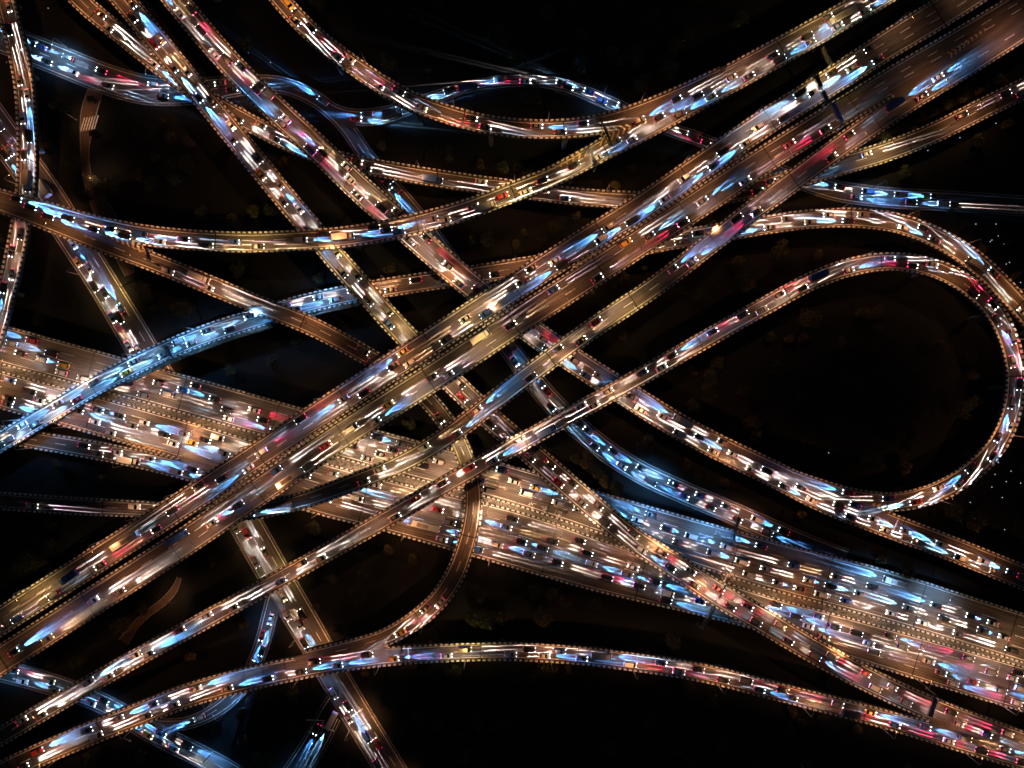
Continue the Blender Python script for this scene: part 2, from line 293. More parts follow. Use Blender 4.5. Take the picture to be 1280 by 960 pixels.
def ribbon(gg, o0, o1, zt, zb=None, i0=0, i1=None, rel=False, u0=0):
    """strip between lateral offsets o0..o1 (metres, functions or numbers); closed section if zb is given"""
    i1 = len(gg['c']) if i1 is None else i1
    V = []; U = []; F = []
    f0 = o0 if callable(o0) else (lambda j: o0); f1 = o1 if callable(o1) else (lambda j: o1)
    for j in range(i0, i1):
        c = gg['c'][j]; n = gg['n'][j]; z = gg['z'][j]; a = f0(j); b = f1(j)
        pa = c + n * a; pb = c + n * b; s = gg['s'][j]
        V += [(pa[0], pa[1], z + zt), (pb[0], pb[1], z + zt)]; U += [(a, s), (b, s)]
        if zb is not None:
            V += [(pb[0], pb[1], z + zb), (pa[0], pa[1], z + zb)]; U += [(b + .5, s), (a - .5, s)]
    k = 4 if zb is not None else 2
    m = i1 - i0
    for j in range(m - 1):
        q = j * k
        if k == 2: F.append((q, q + k, q + k + 1, q + 1))
        else:
            for e in range(4): F.append((q + e, q + k + e, q + k + (e + 1) % 4, q + (e + 1) % 4))
    if k == 4 and m > 1:
        F.append((0, 1, 2, 3)); q = (m - 1) * k; F.append((q + 3, q + 2, q + 1, q))
    return V, F, U
class MB:
    def __init__(s): s.V = []; s.F = []; s.U = []
    def add(s, V, F, U):
        o = len(s.V); s.V += V; s.U += U; s.F += [tuple(i + o for i in f) for f in F]
    def obj(s, name, m, parent=None):
        me = pm(name, s.V, s.F, s.U); 
        bm = bmesh.new(); bm.from_mesh(me); bmesh.ops.recalc_face_normals(bm, faces=bm.faces); bm.to_mesh(me); bm.free()
        return link(name, me, parent, m)
def runs(mask):
    out = []; i = 0
    while i < len(mask):
        if mask[i]:
            j = i
            while j < len(mask) and mask[j]: j += 1
            if j - i > 2: out.append((i, j))
            i = j
        else: i += 1
    return out
# ------------------------------------------------------------------ ground
tag(link('ground', pm('ground', [(-900, -700, 0), (900, -700, 0), (900, 700, 0), (-900, 700, 0)], [(0, 1, 2, 3)]), None, M['ground']), kind='structure')
# ------------------------------------------------------------------ roads
VLAB = {
 'A1': 'upper of the two parallel decks of the broad diagonal viaduct, black-and-white striped parapets',
 'A2': 'lower of the two parallel decks of the broad diagonal viaduct, black-and-white striped parapets',
 'B': 'slim two-lane viaduct just below the broad diagonal, bending level at its left end',
 'C': 'two-lane ramp rising from bottom left and turning round in the big loop on the right',
 'D': 'three-lane viaduct from the top left edge under the diagonals to the right edge',
 'E': 'viaduct from the top left edge to the bottom right, lit pink at its lower end',
 'F': 'low narrow viaduct crossing the upper part beneath all the others',
 'I': 'curved viaduct lit blue on its left half, curling over outside the big loop',
 'K': 'curved brown-lit ramp coming down from the top edge to a striped gore',
 'L': 'sweeping viaduct from the left edge up to the top right, over the slanting roads',
 'M': 'narrow ramp passing beneath the broad diagonal and hooking down to the bottom viaduct',
 'N': 'gently arched viaduct running along the whole bottom of the picture',
 'W': 'narrow viaduct running down the far left edge',
 'Q1': 'upper carriageway of the wide warm-lit expressway, north of its planted median',
 'Q2': 'lower carriageway of the wide warm-lit expressway, south of its planted median',
 'R': 'slip road with striped parapets joining the expressway at left'}
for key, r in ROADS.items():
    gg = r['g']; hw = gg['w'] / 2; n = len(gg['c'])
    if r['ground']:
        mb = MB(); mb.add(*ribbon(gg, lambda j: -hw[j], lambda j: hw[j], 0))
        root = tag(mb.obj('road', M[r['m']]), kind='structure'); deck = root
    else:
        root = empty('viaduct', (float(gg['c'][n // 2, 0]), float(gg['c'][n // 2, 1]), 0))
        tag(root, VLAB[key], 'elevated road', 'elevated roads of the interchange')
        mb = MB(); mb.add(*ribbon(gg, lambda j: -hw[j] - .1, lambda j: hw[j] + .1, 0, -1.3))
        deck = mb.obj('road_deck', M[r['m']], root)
    r['root'] = root; r['deck'] = deck
    # parapets / kerbs
    for side in (-1, 1):
        mask = [not inside_other(*(gg['c'][j] + gg['n'][j] * side * hw[j]), gg['z'][j], key) for j in range(n)]
        r['mask%d' % side] = mask
        mb = MB(); pw = 0.5 if not r['ground'] else 0.3; ph = 0.95 if not r['ground'] else 0.14
        for a, b in runs(mask):
            mb.add(*ribbon(gg, lambda j: side * (hw[j] - pw / 2) - pw / 2, lambda j: side * (hw[j] - pw / 2) + pw / 2, ph, -1.36 if not r['ground'] else -0.08, a, b))
        if mb.V: mb.obj('parapet' if not r['ground'] else 'kerb', M[r['parapet']], root)
    # painted lines
    mb = MB()
    for side in (-1, 1):
        for a, b in runs(r['mask%d' % side]):
            mb.add(*ribbon(gg, lambda j: side * (hw[j] - 1.25) - .14, lambda j: side * (hw[j] - 1.25) + .14, 0.02, None, a, b))
    L = r['lanes']; use = lambda j: gg['w'][j] - 3.0
    r['lane'] = lambda j, q, L=L, gg=gg: ((q + .5) / L - .5) * (gg['w'][j] - 3.0)
    for q in range(1, L):
        j = 2; per = 10 if r['m'] == 'asphalt_light_trails' else 8; on = 4 if r['m'] == 'asphalt_light_trails' else 3
        while j < n - on - 1:
            jj = j + on
            x, y = gg['c'][j] + gg['n'][j] * ((q / L - .5) * use(j))
            if not inside_other(x, y, gg['z'][j], key):
                mb.add(*ribbon(gg, lambda j: (q / L - .5) * use(j) - .12, lambda j: (q / L - .5) * use(j) + .12, 0.02, None, j, jj + 1))
            j += per
    mb.obj('lane_marking', M['paint'], deck if not r['ground'] else root)
    if not r['ground']:
        j = 15
        while j < n - 4:
            c = gg['c'][j]
            if not inside_other(c[0], c[1], gg['z'][j], key) and r['mask1'][j] and r['mask-1'][j]:
                q4 = [c + gg['n'][j] * a_ * (hw[j] - .6) + gg['t'][j] * b_ for a_, b_ in ((-1, -.22), (1, -.22), (1, .22), (-1, .22))]
                link('expansion_joint', pm('expansion_joint', [(v[0], v[1], gg['z'][j] + .035) for v in q4], [(0, 1, 2, 3)]), deck, M['joint'])
            j += 26
    # piers
    if not r['ground']:
        j = 8
        while j < n - 4:
            c = gg['c'][j]; z = gg['z'][j] - 1.3
            if not covers_below(c[0], c[1], gg['z'][j], key, 2.0) and z > 3:
                bm = bmesh.new(); ww = max(2.0, hw[j] * .8)
                box(bm, -.8, .8, -1.1, 1.1, 0, z - 1.6, .15)
                vs = [(-.9, -1.2, z - 1.7), (.9, -1.2, z - 1.7), (.9, 1.2, z - 1.7), (-.9, 1.2, z - 1.7), (-.9, -ww, z - .02), (.9, -ww, z - .02), (.9, ww, z - .02), (-.9, ww, z - .02)]
                vv = [bm.verts.new(v) for v in vs]
                for f in ((0, 3, 2, 1), (4, 5, 6, 7), (0, 1, 5, 4), (1, 2, 6, 5), (2, 3, 7, 6), (3, 0, 4, 7)): bm.faces.new([vv[i] for i in f])
                o = bobj('pier', bm, M['concrete'], root)
                o.location = (c[0] - root.location.x, c[1] - root.location.y, 0); o.rotation_euler = (0, 0, math.atan2(gg['t'][j, 1], gg['t'][j, 0]))
                j += 20
            else: j += 3
        if root.type == 'EMPTY':
            for ch in root.children:
                if ch.name.startswith(('road_deck', 'parapet')): ch.location = -root.location
# ------------------------------------------------------------------ gore chevrons
def chevrons(key, ax, ay, bx, by, n, h0, h1, z, m='paint_y'):
    z += 0.03; a = P(ax, ay, z); b = P(bx, by, z); d = (b - a).normalized(); nn = Vector((-d.y, d.x, 0))
    V = []; F = []
    for i in range(n):
        t = (i + .5) / n; c = a.lerp(b, t); h = h0 + (h1 - h0) * t; th = 0.75
        for s in (-1, 1):
            o = len(V); q = [c, c + d * th, c + d * (th + h * .8) + nn * s * h, c + d * (h * .8) + nn * s * h]
            V += [tuple(v) for v in q]; F.append((o, o + 1, o + 2, o + 3))
    dk = ROADS[key]['deck']
    o = link('gore_marking', pm('gore_marking', V, F), dk, M[m])
    return o
chevrons('L', 812, 150, 752, 171, 9, .5, 3.2, 23)
chevrons('K', 738, 186, 668, 220, 9, 1.8, .6, 23)
chevrons('L', 128, 292, 180, 308, 8, .5, 3.0, 23)
chevrons('A2', 1235, 34, 1188, 68, 9, .4, 1.4, 21)
chevrons('Q2', 72, 527, 200, 566, 22, .5, 1.6, 5.5)
chevrons('C', 1088, 629, 1116, 638, 5, .6, 1.9, 13)
# ------------------------------------------------------------------ ground paths
def path(name, pts, m, label=None):
    gg = resample([(a, b, c, .1) for a, b, c in pts], 1.5); hw = gg['w'] / 2
    mb = MB(); mb.add(*ribbon(gg, lambda j: -hw[j], lambda j: hw[j], -0.04)); o = tag(mb.obj(name, m), kind='structure')
    mb = MB()
    for sd in (-1, 1): mb.add(*ribbon(gg, lambda j: sd * hw[j] - .12, lambda j: sd * hw[j] + .12, .1, -.1))
    mb.obj('kerb', M['plain_kerb'], o)
    return o
pth = path('path', [(120, 112, 18), (112, 135, 20), (108, 160, 16), (106, 190, 10), (111, 230, 12), (128, 262, 22), (148, 305, 22), (163, 345, 12)], M['brick'])
path('path', [(224, 722, 5), (220, 735, 8), (205, 752, 9), (183, 768, 8), (166, 785, 10), (152, 806, 13)], M['brick'])
V = []; F = []
for i in range(6):                      # zebra crossing on the path
    a = P(105 + i * 3.4, 147 - i * .6, .12); d = Vector((-.28, -.95, 0)); n_ = Vector((.95, -.28, 0)); o = len(V)
    V += [tuple(v) for v in (a, a + d * 6, a + d * 6 + n_ * .5, a + n_ * .5)]; F.append((o, o + 1, o + 2, o + 3))
link('crossing_marking', pm('crossing_marking', V, F), pth, M['paint'])
# arrows, stop lines and letters painted on the roads
def poly_marks(parent, polys, z, m='paint'):
    V = []; F = []
    for pl in polys:
        o = len(V); V += [tuple(P(x, y, z)) for x, y in pl]; F.append(tuple(range(o, o + len(pl))))
    return link('road_marking', pm('road_marking', V, F), parent, M[m])
def arrow(cx, cy, ang, L=9.0, turn=0):
    c, s_ = math.cos(R(ang)), math.sin(R(ang)); T = lambda u, v: (cx + u * c - v * s_, cy + u * s_ + v * c)
    return [[T(-L / 2, -.45), T(L / 6, -.45), T(L / 6, .45), T(-L / 2, .45)], [T(L / 6 - .2, -1.9), T(L / 2, 0), T(L / 6 - .2, 1.9)]]
pl = []
for x, y, a in ((388, 913, 115), (396, 916, 115), (403, 921, 115), (392, 928, 115)): pl += arrow(x, y, a, 11)
pl += [[(383, 899), (404, 900), (404, 901.6), (383, 900.6)], [(404, 908), (418, 913), (417.4, 914.6), (403.4, 909.6)], [(404, 900), (405.6, 900), (403, 909), (401.4, 909)]]
poly_marks(ROADS['Z']['root'], pl, .14)
pl = []
for x, y, a in ((160, 925, 22), (182, 922, 22), (20, 849, 194), (44, 52, 14), (62, 82, 14), (96, 92, 14)): pl += arrow(x, y, a, 10)
pl += [[(435, 898), (453, 885), (454, 886.3), (436, 899.3)]] + [[(463 + i * 2.2, 925 + i * 2.5), (471 + i * 2.2, 919 + i * 2.5), (471.7, 919.8 + i * 2.5 + 0), (463.7 + i * 2.2, 925.9 + i * 2.5)] for i in range(0)]
poly_marks(ROADS['V']['root'], pl, .15)
rs = random.Random(3); pl = []
for gx, gy in ((664, 631), (680, 636), (697, 641)):      # three columns of painted characters, strokes only
    for r_ in range(2):
        for st in range(7):
            u = gx - 4 + rs.random() * 7; v = gy - 4 + r_ * 6 + rs.random() * 4
            if st % 2: pl.append([(u, v), (u + 3.6, v + .9), (u + 3.5, v + 1.6), (u - .1, v + .7)])
            else: pl.append([(u, v), (u + .7, v + .2), (u - .1, v + 3.2), (u - .8, v + 3)])
poly_marks(ROADS['Q1']['deck'], pl, 5.54)
poly_marks(ROADS['N']['deck'], [[(509, 806), (510.4, 806), (512, 829), (510.6, 829)]], 12.03)
poly_marks(ROADS['D']['deck'], [[(1122, 649), (1123.6, 649.6), (1116, 666), (1114.4, 665.4)]], 13.04)
# ------------------------------------------------------------------ lights for the lamps
def spot(name, col, power, ang, blend, rad=0.15):
    l = bpy.data.lights.new(name, 'SPOT'); l.color = col; l.energy = power; l.spot_size = R(ang); l.spot_blend = blend; l.shadow_soft_size = rad; return l
LS = {'faint': spot('faint', (.2, .5, 1), LED_W * .35, 125, .8), 'flood': spot('flood', (.3, .6, 1), LED_W * 1.1, 132, .8), 'sod': spot('sodium', (1, .40, .15), LAMP_W, 134, .7), 'gold': spot('gold', (1, .6, .2), LAMP_W * 1.5, 132, .7),
      'warm': spot('warm', (1, .55, .28), LAMP_W * 1.5, 140, .7), 'led': spot('led', (.2, .5, 1), LED_W, 138, .7), 'dim': spot('dim', (1, .5, .25), LAMP_W * .45, 134, .7),
      'hot': spot('hot', (1, .57, .31), LAMP_W * 2.8, 144, .7)}
def lamp_meshes(h=10.0, reach=2.4):
    bm = bmesh.new(); cyl(bm, (0, 0, 0), (0, 0, h * .6), .13, .10); cyl(bm, (0, 0, h * .6), (0, 0, h * .93), .10, .075)
    pts = [(0, 0, h * .93), (.25, 0, h * .98), (.8, 0, h), (reach, 0, h + .12)]
    for a, b in zip(pts, pts[1:]): cyl(bm, a, b, .07, .06)
    pole = bpy.data.meshes.new('pole'); bm.to_mesh(pole); bm.free(); pole.materials.append(M['lampmetal'])
    bm = bmesh.new(); box(bm, reach - .1, reach + .85, -.2, .2, h + .06, h + .26, .06); head = bpy.data.meshes.new('lamp_head'); bm.to_mesh(head); bm.free(); head.materials.append(M['trim'])
    res = {}
    for k in ('sod', 'led'):
        bm = bmesh.new(); box(bm, reach + .05, reach + .75, -.15, .15, h + .01, h + .055); l = bpy.data.meshes.new('lens'); bm.to_mesh(l); bm.free(); l.materials.append(M[k]); res[k] = l
    bm = bmesh.new(); box(bm, -.25, .25, -.25, .25, 0, .35, .05); base = bpy.data.meshes.new('base'); bm.to_mesh(base); bm.free(); base.materials.append(M['concrete'])
    return pole, head, res, base, h, reach
LM = lamp_meshes()
LAMPS = []
def street_lamp(x, y, z, ang, kind, key):
    pole, head, lens, base, h, reach = LM
    root = empty('street_lamp', (x, y, z), ang)
    for nm, me in (('pole', pole), ('base', base)):
        link(nm, me, root)
    hd = link('lamp_head', head, root); link('lens', lens['led' if kind in ('led', 'flood', 'faint') else 'sod'], hd)
    lo = bpy.data.objects.new('light', LS[kind]); C.objects.link(lo); lo.parent = root; lo.location = (reach + .4, 0, h - .05)
    lo.rotation_euler = (0, R(-26 if kind == 'flood' and key == 'Q1' else -12), 0); lo.scale = (.62 if key not in ('Q1', 'Q2', 'V') else .85, 1, 1)
    tag(root, None, 'street lamp', 'street lamps along the roads')
    LAMPS.append((root, key, kind, x)); return root
def row(key, side, spacing, kinds, s0=10, skip=lambda px, py: False, inset=0.0):
    gg = ROADS[key]['g']; s = s0; i = 0
    while s < gg['s'][-1]:
        j = int(s / STEP)
        if j >= len(gg['c']): break
        if ROADS[key]['mask%d' % side][j]:
            c = gg['c'][j] + gg['n'][j] * side * (gg['w'][j] / 2 - .25)
            k = (CH - gg['z'][j]) / FP; px, py = c[0] / k + 640, 480 - c[1] / k
            kd = kinds(px, py) if callable(kinds) else kinds
            if kd and -30 < px < 1310 and -30 < py < 990:
                a = math.atan2(-gg['n'][j, 1] * side, -gg['n'][j, 0] * side)
                street_lamp(c[0], c[1], gg['z'][j] + (.9 if not ROADS[key]['ground'] else .1), a, kd, key); i += 1
        s += spacing
cyc = lambda seq: (lambda it=[0]: seq[(it.__setitem__(0, it[0] + 1) or it[0]) % len(seq)])
row('A2', -1, 33, lambda x, y: None if x > 1060 else ('gold' if 380 < x < 620 else 'sod'), 14)
row('A1', 1, 33, lambda x, y: ('dim' if x > 1080 else 'gold' if (520 < x < 660 or x > 985 or x < 120) else 'sod'), 6)
row('B', -1, 36, lambda x, y: (None if 340 < x < 480 or x < 100 else 'gold' if 500 < x < 570 or 660 < x < 800 else 'dim' if x < 350 else 'sod'), 5)
row('C', 1, 36, lambda x, y: 'dim' if x < 120 else 'sod', 9)
row('D', -1, 36, lambda x, y: 'warm' if 380 < x < 640 else 'sod', 9)
row('E', 1, 34, lambda x, y: 'gold' if 400 < x < 520 else 'warm' if 560 < x < 1000 else 'sod', 12)
row('F', 1, 38, lambda x, y: 'gold' if 1040 < x < 1160 else 'sod', 20)
row('I', 1, 26, lambda x, y: 'led' if x < 462 else 'sod', 5)
row('K', 1, 38, 'sod', 20); row('L', -1, 34, lambda x, y: 'gold' if 220 < x < 380 or 560 < x < 760 or x > 1020 else 'sod', 12)
row('M', -1, 34, lambda x, y: 'sod' if x < 200 else None, 8); row('M', 1, 38, lambda x, y: 'gold' if 540 < x < 610 and y < 600 else 'sod', 30)
row('N', -1, 34, lambda x, y: 'gold' if 500 < x < 660 else 'sod', 8)
row('W', 1, 36, 'sod', 8); row('R', -1, 40, 'dim', 30)
row('Q1', -1, 30, lambda x, y: 'hot' if 380 < x < 700 else 'sod' if 760 < x < 1000 else 'warm', 4)
row('Q2', 1, 30, lambda x, y: 'hot' if 380 < x < 700 else 'sod' if 760 < x < 960 else 'warm', 19)
row('Q2', -1, 36, lambda x, y: 'sod' if x < 700 or x > 1000 else None, 19)
row('Q1', 1, 24, lambda x, y: 'flood' if 1090 < x < 1240 else 'led' if 780 < x < 900 else None, 9)
row('T', 1, 40, lambda x, y: 'dim' if 300 < x < 480 else 'led' if 740 < x < 850 else 'flood' if x < 110 or 940 < x < 1010 else 'faint' if 380 < x < 500 or 150 < x < 240 else 'sod' if 860 < x < 940 else None, 10)
row('T', -1, 30, lambda x, y: 'flood' if x < 110 else None, 10)
row('U', 1, 40, lambda x, y: 'faint' if 700 < x < 800 or 460 < x < 520 or 1040 < x < 1200 else None, 8)
row('Y', 1, 44, 'faint', 20); row('X', 1, 40, 'faint', 20)
row('V', 1, 34, lambda x, y: 'gold' if 270 < x < 370 or 120 < x < 200 else 'sod', 14)
row('V', -1, 44, lambda x, y: 'dim', 14)
row('Z', 1, 30, 'faint', 10)
p = P(96, 150, .1); street_lamp(p.x, p.y, .1, 0, 'dim', 'T')
p = P(118, 226, .1); street_lamp(p.x, p.y, .1, 0, 'dim', 'T')
p = P(232, 745, .1); street_lamp(p.x, p.y, .1, math.pi, 'dim', 'Y')
LAMPS.sort(key=lambda t: t[3]); cnt = {}
for root, key, kind, x in LAMPS:
    cl = {'led': 'bluish', 'faint': 'bluish', 'flood': 'bluish'}.get(kind, 'warm'); q = (key, cl); cnt[q] = cnt.get(q, 0) + 1
    root['label'] = '%s %s street lamp from the left on %s' % (ordinal(cnt[q]), cl, ROADS[key]['phrase'])
# ------------------------------------------------------------------ vehicles
def loft(bm, secs):
    """secs: list of (x, [(y,z)...]) closed rings"""
    rings = [[bm.verts.new((x, y, z)) for y, z in ring] for x, ring in secs]
    for a, b in zip(rings, rings[1:]):
        k = len(a)
        for i in range(k): bm.faces.new((a[i], a[(i + 1) % k], b[(i + 1) % k], b[i]))
    bm.faces.new(list(reversed(rings[0]))); bm.faces.new(rings[-1])
def ring(hw, z0, z1, top=0.9, ch=.12):
    return [(-hw * .96, z0), (hw * .96, z0), (hw, z0 + ch), (hw, z1 - ch * 1.4), (hw * top, z1), (-hw * top, z1), (-hw, z1 - ch * 1.4), (-hw, z0 + ch)]
TYPES = {
 # L, halfwidth, body profile (x from rear, top z, width factor), cabin (x, z), wheelbase
 'sedan': dict(L=4.7, hw=.93, body=[(0, .80, .86), (.15, 1.0, .95), (.9, 1.04, 1), (2.3, 1.0, 1), (3.5, .93, 1), (4.3, .84, .95), (4.62, .70, .84), (4.7, .55, .78)],
               cab=[(.65, 1.0, .80), (1.35, 1.42, .70), (2.6, 1.46, .70), (3.5, .95, .82)], roof=(1.3, 2.65), wb=(.9, 3.75), wr=.33),
 'hatchback': dict(L=4.1, hw=.9, body=[(0, .85, .9), (.12, 1.02, .96), (.9, 1.04, 1), (2.2, 1.0, 1), (3.0, .95, 1), (3.8, .86, .94), (4.03, .7, .84), (4.1, .55, .8)],
               cab=[(.08, 1.0, .82), (.5, 1.48, .72), (2.1, 1.52, .72), (3.05, .97, .84)], roof=(.45, 2.15), wb=(.75, 3.3), wr=.32),
 'suv': dict(L=4.8, hw=.98, body=[(0, .95, .92), (.1, 1.15, .97), (.9, 1.18, 1), (2.4, 1.15, 1), (3.5, 1.1, 1), (4.45, 1.0, .95), (4.74, .82, .88), (4.8, .6, .82)],
               cab=[(.08, 1.13, .86), (.45, 1.68, .78), (2.6, 1.74, .78), (3.5, 1.1, .88)], roof=(.4, 2.7), wb=(.95, 3.8), wr=.38),
 'van': dict(L=5.1, hw=.99, body=[(0, 1.0, .96), (.06, 1.25, .98), (1, 1.25, 1), (3.4, 1.22, 1), (4.5, 1.1, .98), (4.95, .95, .92), (5.1, .7, .86)],
               cab=[(.04, 1.2, .93), (.2, 1.95, .88), (3.5, 2.0, .87), (4.6, 1.08, .9)], roof=(.15, 3.6), wb=(.95, 4.1), wr=.36),
}
MESH = {}
def meshof(name, build, m):
    bm = bmesh.new(); build(bm); bmesh.ops.recalc_face_normals(bm, faces=bm.faces)
    me = bpy.data.meshes.new(name); bm.to_mesh(me); bm.free(); me.materials.append(m); return me
def wheel_mesh(r, wd=.22):
    def b(bm): cyl(bm, (0, -wd / 2, 0), (0, wd / 2, 0), r, r, 16)
    def b2(bm): cyl(bm, (0, -wd / 2 - .01, 0), (0, wd / 2 + .01, 0), r * .6, r * .6, 10)
    return meshof('tyre', b, M['tyre']), meshof('rim', b2, M['rim'])
WH = {r_: wheel_mesh(r_) for r_ in (.33, .32, .38, .36, .48)}
LAMPMESH = {}
def lampbox(kind, dims):
    k = (kind, dims)
    if k not in LAMPMESH:
        sx, sy, sz = dims
        LAMPMESH[k] = meshof('lamp', lambda bm: box(bm, -sx / 2, sx / 2, -sy / 2, sy / 2, -sz / 2, sz / 2, .02), M[kind])
    return LAMPMESH[k]
BEAM = {'w': spot('beam_white', (1, .84, .8), HEAD_W * 1.9, 13.4, 1, .03), 'y': spot('beam_warm', (1, .62, .34), HEAD_W, 14, 1, .03),
        'p': spot('beam_pale', (.9, .66, .85), HEAD_W * .6, 14, 1, .03), 'r': spot('beam_low', (.45, .68, 1), HEAD_W * .5, 14, 1, .03),
        'c': spot('beam_blue_white', (.36, .7, 1), HEAD_W * 1.9, 13.4, 1, .03), 'b': spot('beam_blue', (.2, .55, 1), HEAD_W * 1.1, 14, 1, .03)}
FLOOD = spot('beam_flood', (.06, .3, 1), HEAD_W * .2, 26, 1, .06); FLOODC = spot('beam_flood_pale', (.14, .42, 1), HEAD_W * .12, 24, 1, .06)
TAIL = spot('tail_glow', (1, .02, .10), HEAD_W * .32, 16, 1, .03)
def body_mesh(t, col):
    k = (t, col)
    if k in MESH: return MESH[k]
    if t in TYPES:
        d = TYPES[t]; hw = d['hw']; L = d['L']
        body = meshof('body', lambda bm: loft(bm, [(x - L / 2, ring(hw * f, .22 if 0 < x < L else .35, z)) for x, z, f in d['body']]), M['car_' + col])
        cb = d['cab']
        glass = meshof('windows', lambda bm: loft(bm, [(x - L / 2, [(-hw * .9, .9), (hw * .9, .9), (hw * f, z), (-hw * f, z)]) for x, z, f in cb]), M['glass'])
        r0, r1 = d['roof']; zt = cb[1][1]; zt2 = cb[2][1]; f = cb[1][2]
        roof = meshof('roof', lambda bm: loft(bm, [(r0 - L / 2, [(-hw * f, zt - .02), (hw * f, zt - .02), (hw * f * .93, zt + .05), (-hw * f * .93, zt + .05)]), ((r0 + r1) / 2 - L / 2, [(-hw * f, (zt + zt2) / 2), (hw * f, (zt + zt2) / 2), (hw * f * .93, zt2 + .08), (-hw * f * .93, zt2 + .08)]),
                       (r1 - L / 2, [(-hw * f, zt2 - .03), (hw * f, zt2 - .03), (hw * f * .93, zt2 + .05), (-hw * f * .93, zt2 + .05)])]), M['car_' + col])
        MESH[k] = dict(L=L, hw=hw, parts=[('body', body), ('windows', glass), ('roof', roof)], wb=d['wb'], wr=d['wr'], hz=.66)
    elif t == 'bus':
        L = 11.5; hw = 1.25
        body = meshof('body', lambda bm: loft(bm, [(x - L / 2, ring(hw * f, .35, z, .95, .1)) for x, z, f in ((0, 2.9, .97), (.12, 3.1, 1), (11.2, 3.1, 1), (11.5, 2.85, .96))]), M['car_' + col])
        def gl(bm):
            for s in (-1, 1):
                for i in range(7): box(bm, -L / 2 + .6 + i * 1.5, -L / 2 + 1.9 + i * 1.5, s * hw - .02, s * hw + .02, 1.3, 2.4)
            box(bm, L / 2 - .06, L / 2 + .03, -1.05, 1.05, 1.1, 2.6)
        def un(bm): box(bm, -3.6, 1.2, -.75, .75, 3.09, 3.34, .08)
        MESH[k] = dict(L=L, hw=hw, parts=[('body', body), ('windows', meshof('windows', gl, M['glass'])), ('roof_unit', meshof('roof_unit', un, M['concrete']))], wb=(2.6, 8.9), wr=.48, hz=.75)
    else:  # box truck
        L = 8.2; hw = 1.2
        cargo = meshof('cargo_box', lambda bm: box(bm, -L / 2, -L / 2 + 6.0, -hw, hw, 1.0, 3.3, .04), M['car_' + col])
        cab = meshof('cab', lambda bm: loft(bm, [(x - L / 2, ring(hw * f, .5, z, .9)) for x, z, f in ((6.15, 2.3, .95), (6.3, 2.45, .95), (7.4, 2.4, .95), (7.9, 1.5, .94), (8.2, 1.3, .92))]), M['car_' + (col)])
        ws = meshof('windows', lambda bm: loft(bm, [(7.45 - L / 2, [(-1, 1.6), (1, 1.6), (.95, 2.42), (-.95, 2.42)]), (8.0 - L / 2, [(-1, 1.4), (1, 1.4), (1, 1.52), (-1, 1.52)])]), M['glass'])
        ch = meshof('chassis', lambda bm: box(bm, -L / 2 + .1, L / 2 - .4, -.45, .45, .55, .98), M['trim'])
        MESH[k] = dict(L=L, hw=hw, parts=[('cargo_box', cargo), ('cab', cab), ('windows', ws), ('chassis', ch)], wb=(1.9, 7.0), wr=.48, hz=.8)
    return MESH[k]
PROTO = {}
def vehicle_proto(t, col, lk):
    """first of a kind: an Empty with its parts; later ones are copies"""
    d = body_mesh(t, col); L = d['L']; hw = d['hw']
    names = {'box_truck': 'box_truck', 'suv': 'suv_car'}
    root = empty(names.get(t, t), (0, 0, 0))
    for nm, me in d['parts']: link(nm, me, root)
    ty, rm = WH[d['wr']]
    for x in d['wb']:
        for s in (-1, 1):
            wv = link('wheel', ty, root); wv.location = (x - L / 2, s * (hw - .12), d['wr']); link('rim', rm, wv)
    hk = {'w': 'hl_w', 'b': 'hl_b', 'y': 'hl_y', 'p': 'hl_w', 'r': 'hl_w', 'c': 'hl_b'}[lk]
    for s in (-1, 1):
        hl = link('headlight', lampbox(hk, (.36, .3, .14)), root); hl.location = (L / 2 - .14, s * (hw - .26), d['hz'] + .08)
        tl = link('tail_light', lampbox('tl_brake' if lk == 'r' else 'tl', (.22, .34, .16)), root); tl.location = (-L / 2 + .04, s * (hw - .25), d['hz'] + .25)
        for ld, x, ry in ((BEAM[lk], L / 2 + .12, R(-(90 - 5.2))), (TAIL if lk == 'r' else None, -L / 2 - .14, R(90 - 8))):
            if ld is None: continue
            lo = bpy.data.objects.new('light', ld); C.objects.link(lo); lo.parent = root
            lo.location = (x, s * (hw - .26), d['hz'] + (.05 if x > 0 else .25)); lo.rotation_euler = (0, ry, 0); lo.scale = (1, .15 if x > 0 else .2, 1)
    if lk in 'bc':
        lo = bpy.data.objects.new('light', FLOOD if lk == 'b' else FLOODC); C.objects.link(lo); lo.parent = root
        lo.location = (L / 2 + .14, 0, d['hz']); lo.rotation_euler = (0, R(-(90 - 6)), 0); lo.scale = (1, 1.0, 1)
    return root
def copy_tree(o, parent=None):
    c = o.copy(); C.objects.link(c)
    if parent is not None: c.parent = parent
    for ch in o.children: copy_tree(ch, c)
    return c
VEH = []; OCC = {}
rv = random.Random(11)
